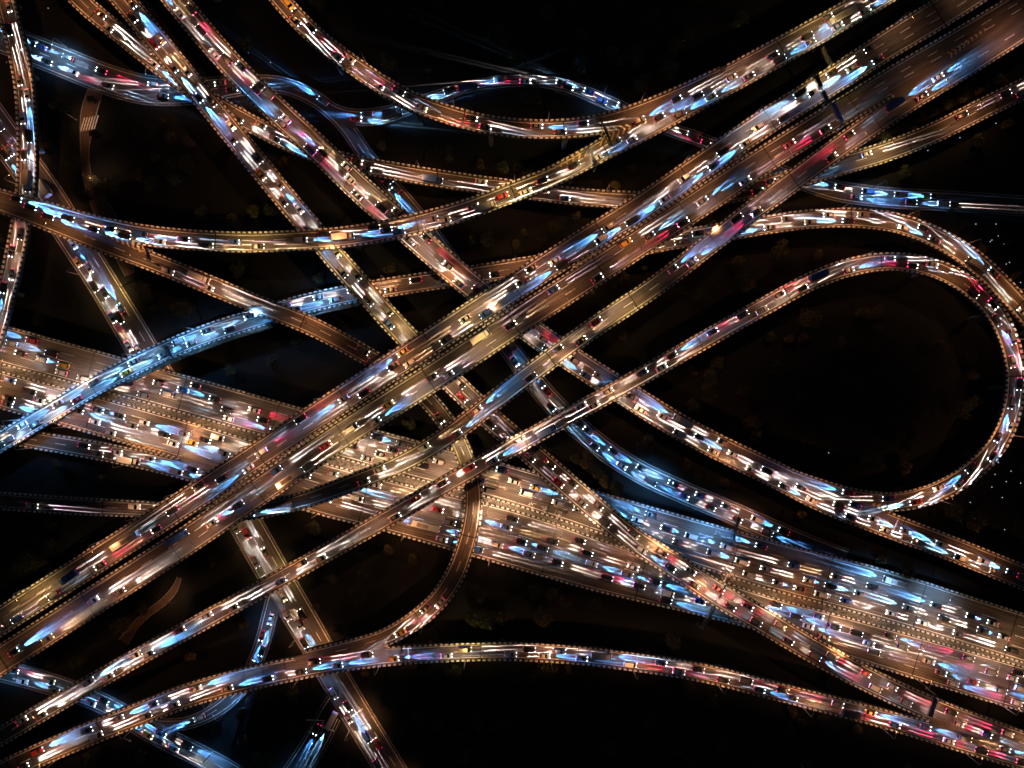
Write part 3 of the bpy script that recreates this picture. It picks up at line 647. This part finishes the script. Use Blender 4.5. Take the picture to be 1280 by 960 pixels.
def place(key, x, y, lk):
    r = ROADS[key]; gg = r['g']
    z0 = float(np.median(gg['z'])); p = P(x, y, z0); j, off, d = locate(p.x, p.y, r)
    p = P(x, y, gg['z'][j]); j, off, d = locate(p.x, p.y, r)
    if d > gg['w'][j] / 2 + 4: print('off road', key, x, y, round(d, 1)); return
    L = r['lanes']; q = int(min(L - 1, max(0, math.floor((off / (gg['w'][j] - 3.0) + .5) * L))))
    cand = sorted(range(L), key=lambda k: abs(k - q))[:2]
    big = key in ('A1', 'A2', 'Q1', 'Q2', 'D', 'L', 'B'); u = rv.random()
    t = ('bus' if u < .025 else 'box_truck' if u < .055 else 'van' if u < .18 else 'suv' if u < .48 else 'hatchback' if u < .62 else 'sedan') if big else \
        ('box_truck' if u < .05 else 'van' if u < .14 else 'suv' if u < .4 else 'hatchback' if u < .6 else 'sedan')
    if key in ('T', 'U', 'V', 'X', 'Y', 'Z') and t == 'bus': t = 'van'
    cu = rv.random(); col = 'white' if cu < .14 else 'silver' if cu < .28 else 'black' if cu < .6 else 'grey' if cu < .87 else 'red' if cu < .91 else 'blue' if cu < .975 else 'yellow'
    if t in ('bus',): col = ['white', 'silver', 'yellow'][int(cu * 3)]
    if t in ('box_truck',): col = ['white', 'grey', 'blue'][int(cu * 3)]
    if t == 'van' and col in ('red', 'yellow'): col = 'white'
    Lh = {'bus': 11.5, 'box_truck': 8.2}.get(t, 4.8) / 2
    s = gg['s'][j]; hit = None
    for lane in cand:
        if all(abs(s - s2) > Lh + L2 + (4.0 if key in ('Q1', 'Q2') else 6.5) for s2, L2, l2 in OCC.get(key, []) if l2 == lane): hit = lane; break
    if hit is None: return
    o_ = r['lane'](j, hit)
    if inside_other(*(gg['c'][j] + gg['n'][j] * o_), gg['z'][j], key, 1.3, 0.1):   # merge zone: keep clear of cars on the other road
        for (vx, vy, vz) in [v[5] for v in VEH]:
            pp = gg['c'][j] + gg['n'][j] * o_
            if (vx - pp[0]) ** 2 + (vy - pp[1]) ** 2 < 30 and abs(vz - gg['z'][j]) < 2: return
    OCC.setdefault(key, []).append((s, Lh, hit))
    dirn = r['dirn']
    if key in ('T', 'U', 'V'): dirn = 1 if hit < L / 2 else -1
    c = gg['c'][j] + gg['n'][j] * o_; ang = math.atan2(gg['t'][j, 1], gg['t'][j, 0]) + (0 if dirn > 0 else math.pi) + rv.uniform(-.012, .012)
    j2 = min(j + 1, len(gg['z']) - 1); dz = gg['z'][j2] - gg['z'][max(j - 1, 0)]; pitch = math.atan2(dz, STEP * 2) * dirn
    k = (t, col, lk)
    if k not in PROTO: PROTO[k] = root = vehicle_proto(*k)
    else: root = copy_tree(PROTO[k])
    root.location = (c[0], c[1], gg['z'][j] + .022); root.rotation_euler = (0, -pitch, ang)
    VEH.append((root, key, t, col, c[0], (c[0], c[1], gg['z'][j])))
VL = {
'A1': "w246,605 w272,585 r215,635 b310,580 p70,745 y85,718 r120,697 w158,672 r335,575 r375,525 b430,500 w452,487 b505,440 w490,452 w515,455 y560,425 y580,400 w602,385 w665,340 w655,355 b705,335 w690,322 p750,300 b788,275 b765,290 b830,245 w857,228 b890,205 w905,190 b925,175 w945,160 w975,140 c1000,115 w1010,105 w1040,95 c1062,85 b1095,70 w1085,62 p20,770 y190,655",
'A2': "w225,675 b265,650 b20,815 w115,750 w145,730 w345,587 w365,600 w440,535 b468,525 w487,507 w540,475 p600,425 p695,365 p745,345 w785,305 c815,297 b880,255 r850,272 p985,180 r1030,160 y640,410 p560,470 y410,560 r300,635 y60,795 p930,225",
'B': "b600,515 c568,540 y530,555 w475,588 w455,602 y725,425 p665,470 p745,405 y700,440 b840,338 b860,320 p920,275 r945,265 r1060,170 p1040,195 b1120,132 b1150,115 b1175,103 w170,633 p40,632 c310,643",
'C': "w50,892 w30,905 c115,853 w135,845 w170,818 b185,812 w225,785 w255,765 w285,750 w375,703 w350,722 w400,690 w495,645 w525,627 w555,603 w585,585 b612,570 w650,553 w680,535 w725,507 y740,503 w762,490 w802,465 w822,455 b835,440 b855,438 w890,415 r927,392 w950,380 y975,370 w1000,357 r1020,345 b1060,332 w1110,327 r1140,330 w1165,335 w1215,363 r1235,382 b1247,398 w1255,425 r1266,450 r1267,482 b1262,505 w1255,530 w1248,548 w1232,566 b1218,588 w1195,600 w1175,612 c1140,620 w1112,625 b1060,618",
'D': "r237,12 y250,38 b225,20 w268,70 w298,85 r275,85 w320,112 w335,120 w350,132 r360,150 b350,155 w375,170 r388,185 b400,195 y412,195 y432,212 w440,225 r447,242 w480,258 y495,270 w512,300 r532,298 p560,330 w580,345 w598,362 r662,405 b680,422 w690,430 w715,455 b735,462 w750,470 w770,480 b788,498 w805,507 w828,520 b850,528 w850,540 w872,545 w885,532 w895,557 w905,548 c915,565 w930,568 y940,578 w955,590 w975,590 w985,600 w1000,606 c1015,618 w1030,622 w1045,632 w1065,634 w1065,645 w1090,650 w1110,658 c1130,666 w1150,672 b1175,686 c1200,692 w1225,704 w1245,710 c1262,717 w1278,722 p1220,695",
'E': "b162,8 w172,18 w185,35 y200,52 w195,58 w212,72 c222,85 w235,92 w245,105 b255,115 p262,130 w290,155 w300,168 b312,182 w325,198 w335,215 b347,232 w360,250 w372,265 b388,285 w420,318 w432,335 w447,345 y440,355 w462,372 y480,392 w490,402 w502,415 w572,480 w582,495 p600,508 p615,525 p665,572 w685,585 w698,600 y690,592 w712,612 w735,618 w748,632 w760,648 w770,648 y790,672 b802,682 w815,680 w828,692 w838,708 r862,712 w875,722 w858,722 w900,735 r915,752 r930,762 r948,772 r975,782 w990,795 r1000,802 c1020,815 w1035,828 r1080,842 r1095,852 r1095,860 w1115,860 p1135,875 r1185,890 w1200,897 r1218,905 r1235,915 r1258,922",
'F': "w128,20 w140,32 b195,78 w300,150 w330,155 w322,165 c345,172 w447,205 w460,210 w540,222 y600,230 w680,240 w705,244 c945,240 w965,230 b985,222 w1085,195 p1200,145 w1255,122 w1275,112",
'I': "b370,385 w402,378 b420,373 w442,368 p490,360 y520,352 p620,340 w850,305 w872,297 c960,282 w985,279 w1010,275 w1035,273 c1060,275 w1080,275 w1130,285 w1150,293 c1168,298 w1182,305 w1220,330 c1235,345 w1275,390 c20,558 c45,527 b75,508 c95,497 c120,480 b158,462 c172,455 c205,440 c225,430 b262,415 c285,408 c312,400 c340,392 c360,385 c395,378 c430,370 c140,475 w180,455 b240,430 w30,535",
'K': "w362,10 w375,25 w388,40 p422,68 r438,78 b452,88 w475,105 r498,118 y530,130 w590,150 r607,157 w700,162 b670,165 w730,157",
'L': "b20,250 b38,258 w12,250 b60,268 y85,272 r100,275 b120,284 y140,287 b158,292 c175,292 w200,297 w210,302 r228,298 y258,300 p292,302 y325,302 b375,298 w405,296 b430,290 y468,285 b482,290 w500,287 w540,275 w552,272 b520,280 w590,260 w605,255 y628,245 y655,235 w680,225 w720,208 b745,195 w740,202 w772,185 w790,172 b760,182 b798,150 w795,160 b820,140 w845,125 w858,120 b850,140 w875,130 c880,112 w895,105 w900,120 w915,103 w932,90 b935,100 w945,92 w965,68 w960,82 b975,75 w985,55 w990,65 c1010,45 b1012,55 w1035,25 w1045,35 w1050,20 w1072,15 b1080,10 w1100,3",
'M': "p210,335 w250,350 w262,357 w455,440 w467,452 w550,522 w530,762 w545,750 r500,788",
'N': "w30,955 b52,945 w110,912 w120,917 b148,900 w180,885 w195,890 w205,878 w218,880 b248,868 b285,858 w335,845 b375,835 w395,828 b420,827 r460,818 b490,818 r560,817 w580,812 w640,814 w660,815 b680,817 w700,815 b728,820 b750,825 y790,825 w825,828 r850,838 w872,842 r905,845 w930,852 b950,858 r975,865 y992,868 b1010,873 r1045,880 w1062,885 b1087,893 r1120,902 b1155,911 r1185,920 y1202,927 r1225,933 b1252,942 r1275,948",
'W': "w12,10 w18,35 w25,100 b32,120 w36,150 c35,172 w32,195 w33,225 w27,262 w22,290 r17,315 w12,340 b5,360",
'Q1': "b18,425 b42,430 c65,440 b85,448 r52,450 r80,460 p105,470 p25,445 w200,482 w160,475 w182,488 p228,485 p212,490 y245,480 b268,497 w290,500 r292,512 b275,508 r318,515 w330,525 b345,530 w470,550 b500,558 w490,565 w462,570 w475,577 y440,562 y530,585 w548,578 p600,600 w612,615 w628,590 y640,605 y655,620 w670,610 p700,625 b712,620 w722,640 p752,650 w832,655 w848,668 b862,668 b812,645 b800,638 w890,690 w880,680 b908,685 b928,692 w942,700 w958,705 c925,712 b948,685 w975,722 w990,708 c1000,735 w1012,728 w1022,748 b985,702 b1038,735 w1055,748 c1067,755 w1078,765 y1045,720 w1112,768 c1132,775 w1150,782 w1172,790 w1195,798 b1170,760 w1212,775 w1228,787 b1190,768 b1252,800 w1265,808 b1122,725 c1150,738 b1182,755 c1212,768 b1238,778 p1242,815 w1090,735 y1080,725",
'Q2': "w12,478 w15,495 w40,488 w52,500 b12,508 c100,512 b122,515 w150,518 w168,528 b182,530 w205,540 b218,548 w228,545 c242,557 w118,525 w142,535 p90,500 y258,552 w272,550 w282,565 w385,595 w405,600 w420,585 c442,592 b425,602 w410,615 y470,605 b480,640 w445,625 p500,620 w522,612 w548,635 w562,645 c535,655 b558,660 w578,662 b592,650 w602,672 b622,678 y632,655 w640,645 b655,672 c678,680 w702,690 w692,672 p722,680 w732,695 r662,690 b742,702 c762,712 b782,722 r800,725 w790,712 w772,700 b820,728 w835,737 b832,745 c850,745 p872,752 b970,758 b992,768 y1022,772 p1040,785 w1030,792 w1070,787 w1085,798 b1112,795 w1130,802 p1092,808 b1160,825 c1178,835 b1195,842 w1215,850 r1210,825 r1240,838 r1262,848 p1278,852 b1250,860 r1270,872 w1270,840 b1008,782 b940,758 w905,748",
'R': "w105,557 w122,563 w145,568 b162,572 b185,575 w205,580 c222,586 w240,590",
'T': "b685,490 c692,508 w678,495 w732,542 b748,550 b765,570 c782,577 b798,588 b815,592 w828,602 c838,610 w855,615 p872,620 w888,632 w908,638 w925,645 w945,650 b962,662 b978,668 w992,672 b480,238 b495,232 w645,450 w632,432 c20,48 c28,62 c35,52 c42,68 c52,56 c60,78 c68,66 c78,86 c85,74 b40,50 c48,62 b55,70 b62,60 c72,72 b80,82 w50,80 b62,88 p100,78 p112,88 r130,88 r138,98 y120,102 w190,105 b205,108 b200,122 b218,125 w230,122 w168,122 w275,105 b290,112 r300,108 b402,128",
'U': "c410,135 c445,148 c530,127 c562,115 c585,108 c1048,236 b1070,240 c1125,247 c1140,248 b1170,250 c735,116 c755,124 b460,147 w472,146 b490,140 b505,136 b545,121 w625,101 r655,101 w700,104 w712,108 b728,113 b745,120 c765,130 w778,135 w865,170 r885,176 c1060,240 w1085,242 w1100,246 b1160,249 w1180,252 c1192,254",
'V': "b95,302 w105,325 w110,335 w118,348 w112,345 w125,352 w132,368 w142,378 b150,385 w158,395 y148,395 b135,390 w165,405 w172,412 b140,412 w155,425 r165,430 c165,440 w175,435 b60,235 b65,255 w15,190 w10,170 b5,195 c12,205 b22,215 w0,180 w295,660 w305,670 y315,680 w328,690 w322,702 y355,745 w362,765 c370,785 b382,800 w375,790 w378,770 r385,785 w392,795 w410,870 w418,880 c425,890 w432,902 w442,908 p450,900 p462,920 w472,930 w475,955",
'X': "w340,750 c337,772 b333,795 b328,812 b318,832 w318,845 b250,898",
'Y': "c30,848 w15,845 r50,850 r62,857 b70,855 w118,875 b130,878 c150,890 b162,900 w185,918 w195,925 c205,920 w218,930 b232,935",
'Z': "b402,912 c412,896 b394,925 b400,905",
}
for key, txt in VL.items():
    for it in txt.split():
        x, y = it[1:].split(','); place(key, float(x), float(y), it[0])
VEH.sort(key=lambda v: v[4]); cnt = {}
WORD = {'box_truck': 'box truck', 'suv': 'SUV'}
for root, key, t, col, x, _ in VEH:
    nm = WORD.get(t, t); q = (key, t, col); cnt[q] = cnt.get(q, 0) + 1
    root['_q'] = 0; del root['_q']
for q in list(cnt): cnt[q] = [cnt[q], 0]
for root, key, t, col, x, _ in VEH:
    nm = WORD.get(t, t); q = cnt[(key, t, col)]; q[1] += 1
    if q[0] == 1: root['label'] = 'the only %s %s on %s' % (col, nm, ROADS[key]['phrase'])
    else: root['label'] = '%s %s %s from the left on %s' % (ordinal(q[1]), col, nm, ROADS[key]['phrase'])
    root['category'] = {'bus': 'bus', 'box_truck': 'truck', 'van': 'van'}.get(t, 'car'); root['group'] = {'bus': 'buses', 'box_truck': 'trucks', 'van': 'vans'}.get(t, 'cars') + ' driving through the interchange'
print('vehicles', len(VEH), 'lamps', len(LAMPS))
# ------------------------------------------------------------------ trees
def crown_mesh(rad, h, nleaf, seed, m):
    rr = random.Random(seed); V = []; F = []
    lobes = [(rr.uniform(-.5, .5) * rad, rr.uniform(-.5, .5) * rad, h * rr.uniform(.55, .95), rad * rr.uniform(.4, .65)) for _ in range(9)]
    for i in range(nleaf):
        lx, ly, lz, lr = rr.choice(lobes); u = Vector((rr.gauss(0, 1), rr.gauss(0, 1), rr.gauss(0, 1))).normalized() * lr * rr.uniform(.55, 1.05)
        c = Vector((lx, ly, lz)) + Vector((u.x, u.y, u.z * .75)); a = Vector((rr.gauss(0, 1), rr.gauss(0, 1), rr.gauss(0, .5))).normalized(); b = a.cross(Vector((rr.gauss(0, 1), rr.gauss(0, 1), rr.gauss(0, 1)))).normalized()
        s = rr.uniform(.18, .42); o = len(V); V += [tuple(c - a * s), tuple(c + b * s * .6), tuple(c + a * s), tuple(c - b * s * .6)]; F.append((o, o + 1, o + 2, o + 3))
    me = pm('crown', V, F); me.materials.append(m); return me
def trunk_mesh(h, seed):
    rr = random.Random(seed); bm = bmesh.new(); cyl(bm, (0, 0, 0), (0.1, 0, h * .5), .25, .16)
    for i in range(4):
        a = rr.uniform(0, 6.28); cyl(bm, (0.1, 0, h * rr.uniform(.35, .5)), (math.cos(a) * 1.2, math.sin(a) * 1.2, h * .78), .1, .04, 6)
    me = bpy.data.meshes.new('trunk'); bm.to_mesh(me); bm.free(); me.materials.append(M['bark']); return me
TM = [(crown_mesh(rad, h, 900, i, M['leaf' if i % 3 else 'leaf2']), trunk_mesh(h, i), rad, h) for i, (rad, h) in enumerate([(2.6, 6), (3.2, 7), (3.8, 7.5), (2.2, 5), (3.0, 6.5), (4.2, 8)])]
def road_gap(x, y):
    g_ = 99
    for k, r in ROADS.items():
        j, off, d = locate(x, y, r); g_ = min(g_, d - r['g']['w'][j] / 2)
    return g_
TREES = []
def tree(x, y, i, sc=1.0):
    c, t, rad, h = TM[i]; root = empty('tree', (x, y, 0), random.uniform(0, 6.28)); root.scale = (sc,) * 3
    link('trunk', t, root); link('crown', c, root); TREES.append((root, x, y)); return root
lit = [(548, 186), (560, 192), (478, 182), (600, 205), (628, 212), (645, 208), (575, 290), (560, 305), (590, 300), (645, 305), (678, 298), (690, 285), (700, 289), (655, 290), (722, 268), (772, 352), (805, 330), (782, 345), (740, 375),
       (1000, 120), (1020, 95), (1130, 215), (1118, 205), (1160, 140), (1185, 130), (1200, 120), (1225, 112), (1250, 100), (1140, 155), (1105, 172), (1230, 285), (1205, 278), (1190, 268), (1250, 300), (730, 580), (745, 590), (718, 575), (755, 603),
       (770, 612), (735, 570), (800, 625), (825, 635), (850, 640), (890, 658), (350, 690), (357, 705), (365, 730), (395, 760), (180, 360), (190, 385), (185, 372), (120, 395), (118, 365), (1060, 715), (1020, 703), (1045, 700), (1180, 870), (1210, 858), (1225, 872), (1200, 875),
       (1090, 845), (985, 690), (900, 615), (870, 598), (1130, 712), (1165, 728), (1190, 738), (1215, 752), (1232, 760), (1250, 770), (60, 228), (200, 150), (255, 145), (670, 700), (700, 712), (230, 470), (290, 480)]
rt = random.Random(5)
for x, y in lit:
    p = P(x, y, 4)
    if road_gap(p.x, p.y) > 1.5: tree(p.x, p.y, rt.randrange(5), rt.uniform(.7, 1.05))
pts = [(t[1], t[2]) for t in TREES]; tries = 0
while len(TREES) < 290 and tries < 9000:
    tries += 1; x = rt.uniform(-215, 215); y = rt.uniform(-162, 162); i = rt.randrange(6)
    if road_gap(x, y) > TM[i][2] * .9 + .8 and all((x - a) ** 2 + (y - b) ** 2 > 30 for a, b in pts):
        tree(x, y, i, rt.uniform(.75, 1.2)); pts.append((x, y))
def zone(x, y):
    px, py = x / .325 + 640, 480 - y / .325
    if 900 < px < 1240 and 350 < py < 600: return 'inside the big loop'
    if px > 1100 and py < 300: return 'in the upper right corner'
    if px > 1000 and py < 620: return 'right of the big loop'
    if py > 830: return 'below the bottom viaduct' if px > 450 else 'in the bottom left corner'
    if py > 700: return 'above the bottom viaduct, right of centre' if px > 520 else 'between the roads at lower left'
    if px < 330 and py < 400: return 'between the roads at upper left'
    if py < 250: return 'in the dark strip along the top'
    if px < 420: return 'between the roads at mid left'
    if py < 480: return 'in the gaps around the crossing centre'
    return 'in the dark wedge right of the centre'
zz = {}
for root, x, y in sorted(TREES, key=lambda t: t[1]):
    q = zone(x, y); zz[q] = zz.get(q, 0) + 1
    tag(root, '%s dark leafy tree from the left %s' % (ordinal(zz[q]), q), 'tree', 'dark trees between the roads')
# ------------------------------------------------------------------ hedges in planters
def hedge(name, gg, off0, off1, z, label, m='hedge', dens=9.0, hmax=1.3, i0=0, i1=None, step=1):
    i1 = len(gg['c']) if i1 is None else i1
    mid = gg['c'][(i0 + i1) // 2]; root = empty(name, (mid[0], mid[1], 0)); tag(root, label, 'hedge')
    mb = MB(); mb.add(*ribbon(gg, off0, off1, z, z - .9, i0, i1)); pl = mb.obj('planter', M['concrete'], root); pl.location = -root.location
    rr = random.Random(len(label)); V = []; F = []
    f0 = off0 if callable(off0) else (lambda j: off0); f1 = off1 if callable(off1) else (lambda j: off1)
    for j in range(i0, i1):
        bulge = .5 + .5 * math.sin(j * .9) * math.sin(j * .37 + 1)
        for _ in range(int(dens * STEP * abs(f1(j) - f0(j)) + 3)):
            o_ = f0(j) + (f1(j) - f0(j)) * rr.uniform(-.25 * bulge, 1 + .25 * bulge); c2 = gg['c'][j] + gg['n'][j] * o_ + gg['t'][j] * rr.uniform(0, STEP)
            c = Vector((c2[0], c2[1], gg['z'][j] + z + rr.uniform(0, hmax) * (.4 + .6 * bulge))); a = Vector((rr.gauss(0, 1), rr.gauss(0, 1), rr.gauss(0, .4))).normalized(); b = a.cross(Vector((rr.gauss(0, 1), rr.gauss(0, 1), rr.gauss(0, 1)))).normalized()
            s = rr.uniform(.16, .36); o = len(V); V += [tuple(c - a * s), tuple(c + b * s * .6), tuple(c + a * s), tuple(c - b * s * .6)]; F.append((o, o + 1, o + 2, o + 3))
    fo = link('foliage', pm('foliage', V, F), root, M[m]); fo.location = -root.location
    return root
g1 = ROADS['Q1']['g']; lo_, of_ = [], []
# median: from the lower edge of Q1 to the upper edge of Q2
def med0(j): return -g1['w'][j] / 2 - .05
def med1(j):
    x, y = g1['c'][j]; k, off, d = locate(x, y, ROADS['Q2']); return -(off - ROADS['Q2']['g']['w'][k] / 2) + .05
hedge('median_hedge', g1, med0, med1, .35, 'long low hedge in the planted median between the two expressway carriageways', 'leaf2', 7, 1.0)
gi = ROADS['I']['g']; xs = (gi['c'][:, 0] / ((CH - 11.5) / FP)) + 640
hedge('planter_hedge', gi, lambda j: -gi['w'][j] / 2 - 1.5, lambda j: -gi['w'][j] / 2 - .05, .75, 'blue-lit hedge hanging along the lower edge of the curved viaduct', 'hedge', 16, 1.2, int((xs < 150).sum()), int((xs < 335).sum()))
hedge('planter_hedge', gi, lambda j: -gi['w'][j] / 2 - 1.4, lambda j: -gi['w'][j] / 2 - .05, .75, 'short blue-lit hedge on the curved viaduct, left of the slanting roads', 'hedge', 16, 1.2, int((xs < 372).sum()), int((xs < 447).sum()))
# ------------------------------------------------------------------ sign gantries
GN = 0
def gantry(x0, y0, x1, y1, z, label, h=6.5, panel='down', npan=1, beamm='metal'):
    a = P(x0, y0, z + h); b = P(x1, y1, z + h); L = (b - a).length; ang = math.atan2(b.y - a.y, b.x - a.x)
    root = empty('sign_gantry', (a.x, a.y, z), ang); tag(root, label, 'sign gantry', 'sign gantries over the roads')
    for x in (0, L):
        bm = bmesh.new(); cyl(bm, (x, 0, 0), (x, 0, h), .22, .18, 10); box(bm, x - .4, x + .4, -.4, .4, 0, .3, .05); bobj('post', bm, M['metal'], root)
    bm = bmesh.new()
    for yy in (-.45, .45):
        for zz_ in (-.4, .4): box(bm, 0, L, yy - .07, yy + .07, h + zz_ - .07, h + zz_ + .07)
    n = max(3, int(L / 1.4))
    for i in range(n):
        xa = L * i / n; xb = L * (i + 1) / n; s = 1 if i % 2 else -1
        cyl(bm, (xa, -.45 * s, h + .4), (xb, .45 * s, h + .4), .045, .045, 5); cyl(bm, (xa, .45, h - .4 * s), (xb, .45, h + .4 * s), .045, .045, 5)
    bobj('truss', bm, M[beamm], root)
    for i in range(npan):
        w_ = L / npan * .72; xc = L * (i + .5) / npan
        bm = bmesh.new(); box(bm, xc - w_ / 2, xc + w_ / 2, .55, .7, h - 1.4, h + 1.4, .03); bobj('sign_panel', bm, M['sign'], root)
    return root
M['blackmetal'] = mat('black_metal', (0.02, 0.02, 0.02), .5, .5, noise=.2)
gantry(746, 143, 764, 183, 23, 'dark gantry spanning the striped gore where the ramp joins the sweeping viaduct', beamm='blackmetal')
gantry(734, 185, 745, 208, 23, 'short dark gantry over the sweeping viaduct, below the striped gore', beamm='blackmetal')
gantry(1017, 92, 1035, 132, 22.5, 'dark gantry across the upper diagonal carriageway near the top right', beamm='blackmetal', npan=2)
gantry(1037, 124, 1054, 158, 22, 'dark gantry across the lower diagonal carriageway, beside the first', beamm='blackmetal')
gantry(1025, 55, 1040, 86, 14, 'brown-lit gantry in the dark gap above the diagonal viaduct')
gantry(498, 800, 504, 836, 12, 'gantry at the fork of the bottom viaduct and the hooked ramp', npan=2)
gantry(205, 431, 213, 449, 11.5, 'small gantry on the blue-lit curved viaduct')
gantry(912, 716, 877, 786, 5.5, 'pale sign gantry reaching out past the lower edge of the expressway', npan=2)
gantry(923, 640, 913, 683, 2, 'dark gantry between the winding ground road and the expressway', beamm='blackmetal')
gantry(1169, 868, 1160, 900, 12, 'dark gantry where two viaducts merge at lower right', beamm='blackmetal')
gantry(180, 309, 186, 327, 22.8, 'small gantry over the narrow ramp at the left gore', beamm='blackmetal')
gantry(426, 62, 437, 84, 23, 'small gantry across the curved ramp at the top', beamm='blackmetal', h=5.5)
gantry(1215, 290, 1226, 305, 11.5, 'short arm gantry at the outer side of the curved viaduct, right') if False else None
# ------------------------------------------------------------------ garden lights on the dark slopes
gl_pts = [(1100, 195), (1215, 143), (1245, 154), (1160, 188), (1180, 178), (1200, 172), (1220, 280), (1245, 280), (1240, 300), (1248, 295), (1232, 312), (1255, 305), (1262, 328), (1276, 353), (1258, 330), (1238, 302), (1290, 330),
          (1248, 578), (1264, 589), (1240, 609), (1258, 602), (1213, 628), (1219, 648), (1256, 662), (1253, 622), (1036, 566), (1244, 593), (1276, 604),
          (338, 78), (60, 10), (860, 285), (150, 300)]
bm = bmesh.new(); cyl(bm, (0, 0, 0), (0, 0, .6), .07, .06, 8); gp = bpy.data.meshes.new('post'); bm.to_mesh(gp); bm.free(); gp.materials.append(M['blackmetal'])
bm = bmesh.new(); cyl(bm, (0, 0, .6), (0, 0, .78), .2, .13, 10); gh = bpy.data.meshes.new('lamp_top'); bm.to_mesh(gh); bm.free(); gh.materials.append(M['garden'])
gs = []
for x, y in gl_pts:
    p = P(x, y, .7)
    if road_gap(p.x, p.y) < .8: continue
    r_ = empty('garden_light', (p.x, p.y, 0)); link('post', gp, r_); link('lamp_top', gh, r_); gs.append((r_, p.x, p.y))
zz = {}
for r_, x, y in sorted(gs, key=lambda t: t[1]):
    q = zone(x, y); zz[q] = zz.get(q, 0) + 1
    tag(r_, '%s tiny white garden light from the left %s' % (ordinal(zz[q]), q), 'garden light', 'garden lights on the dark slopes')
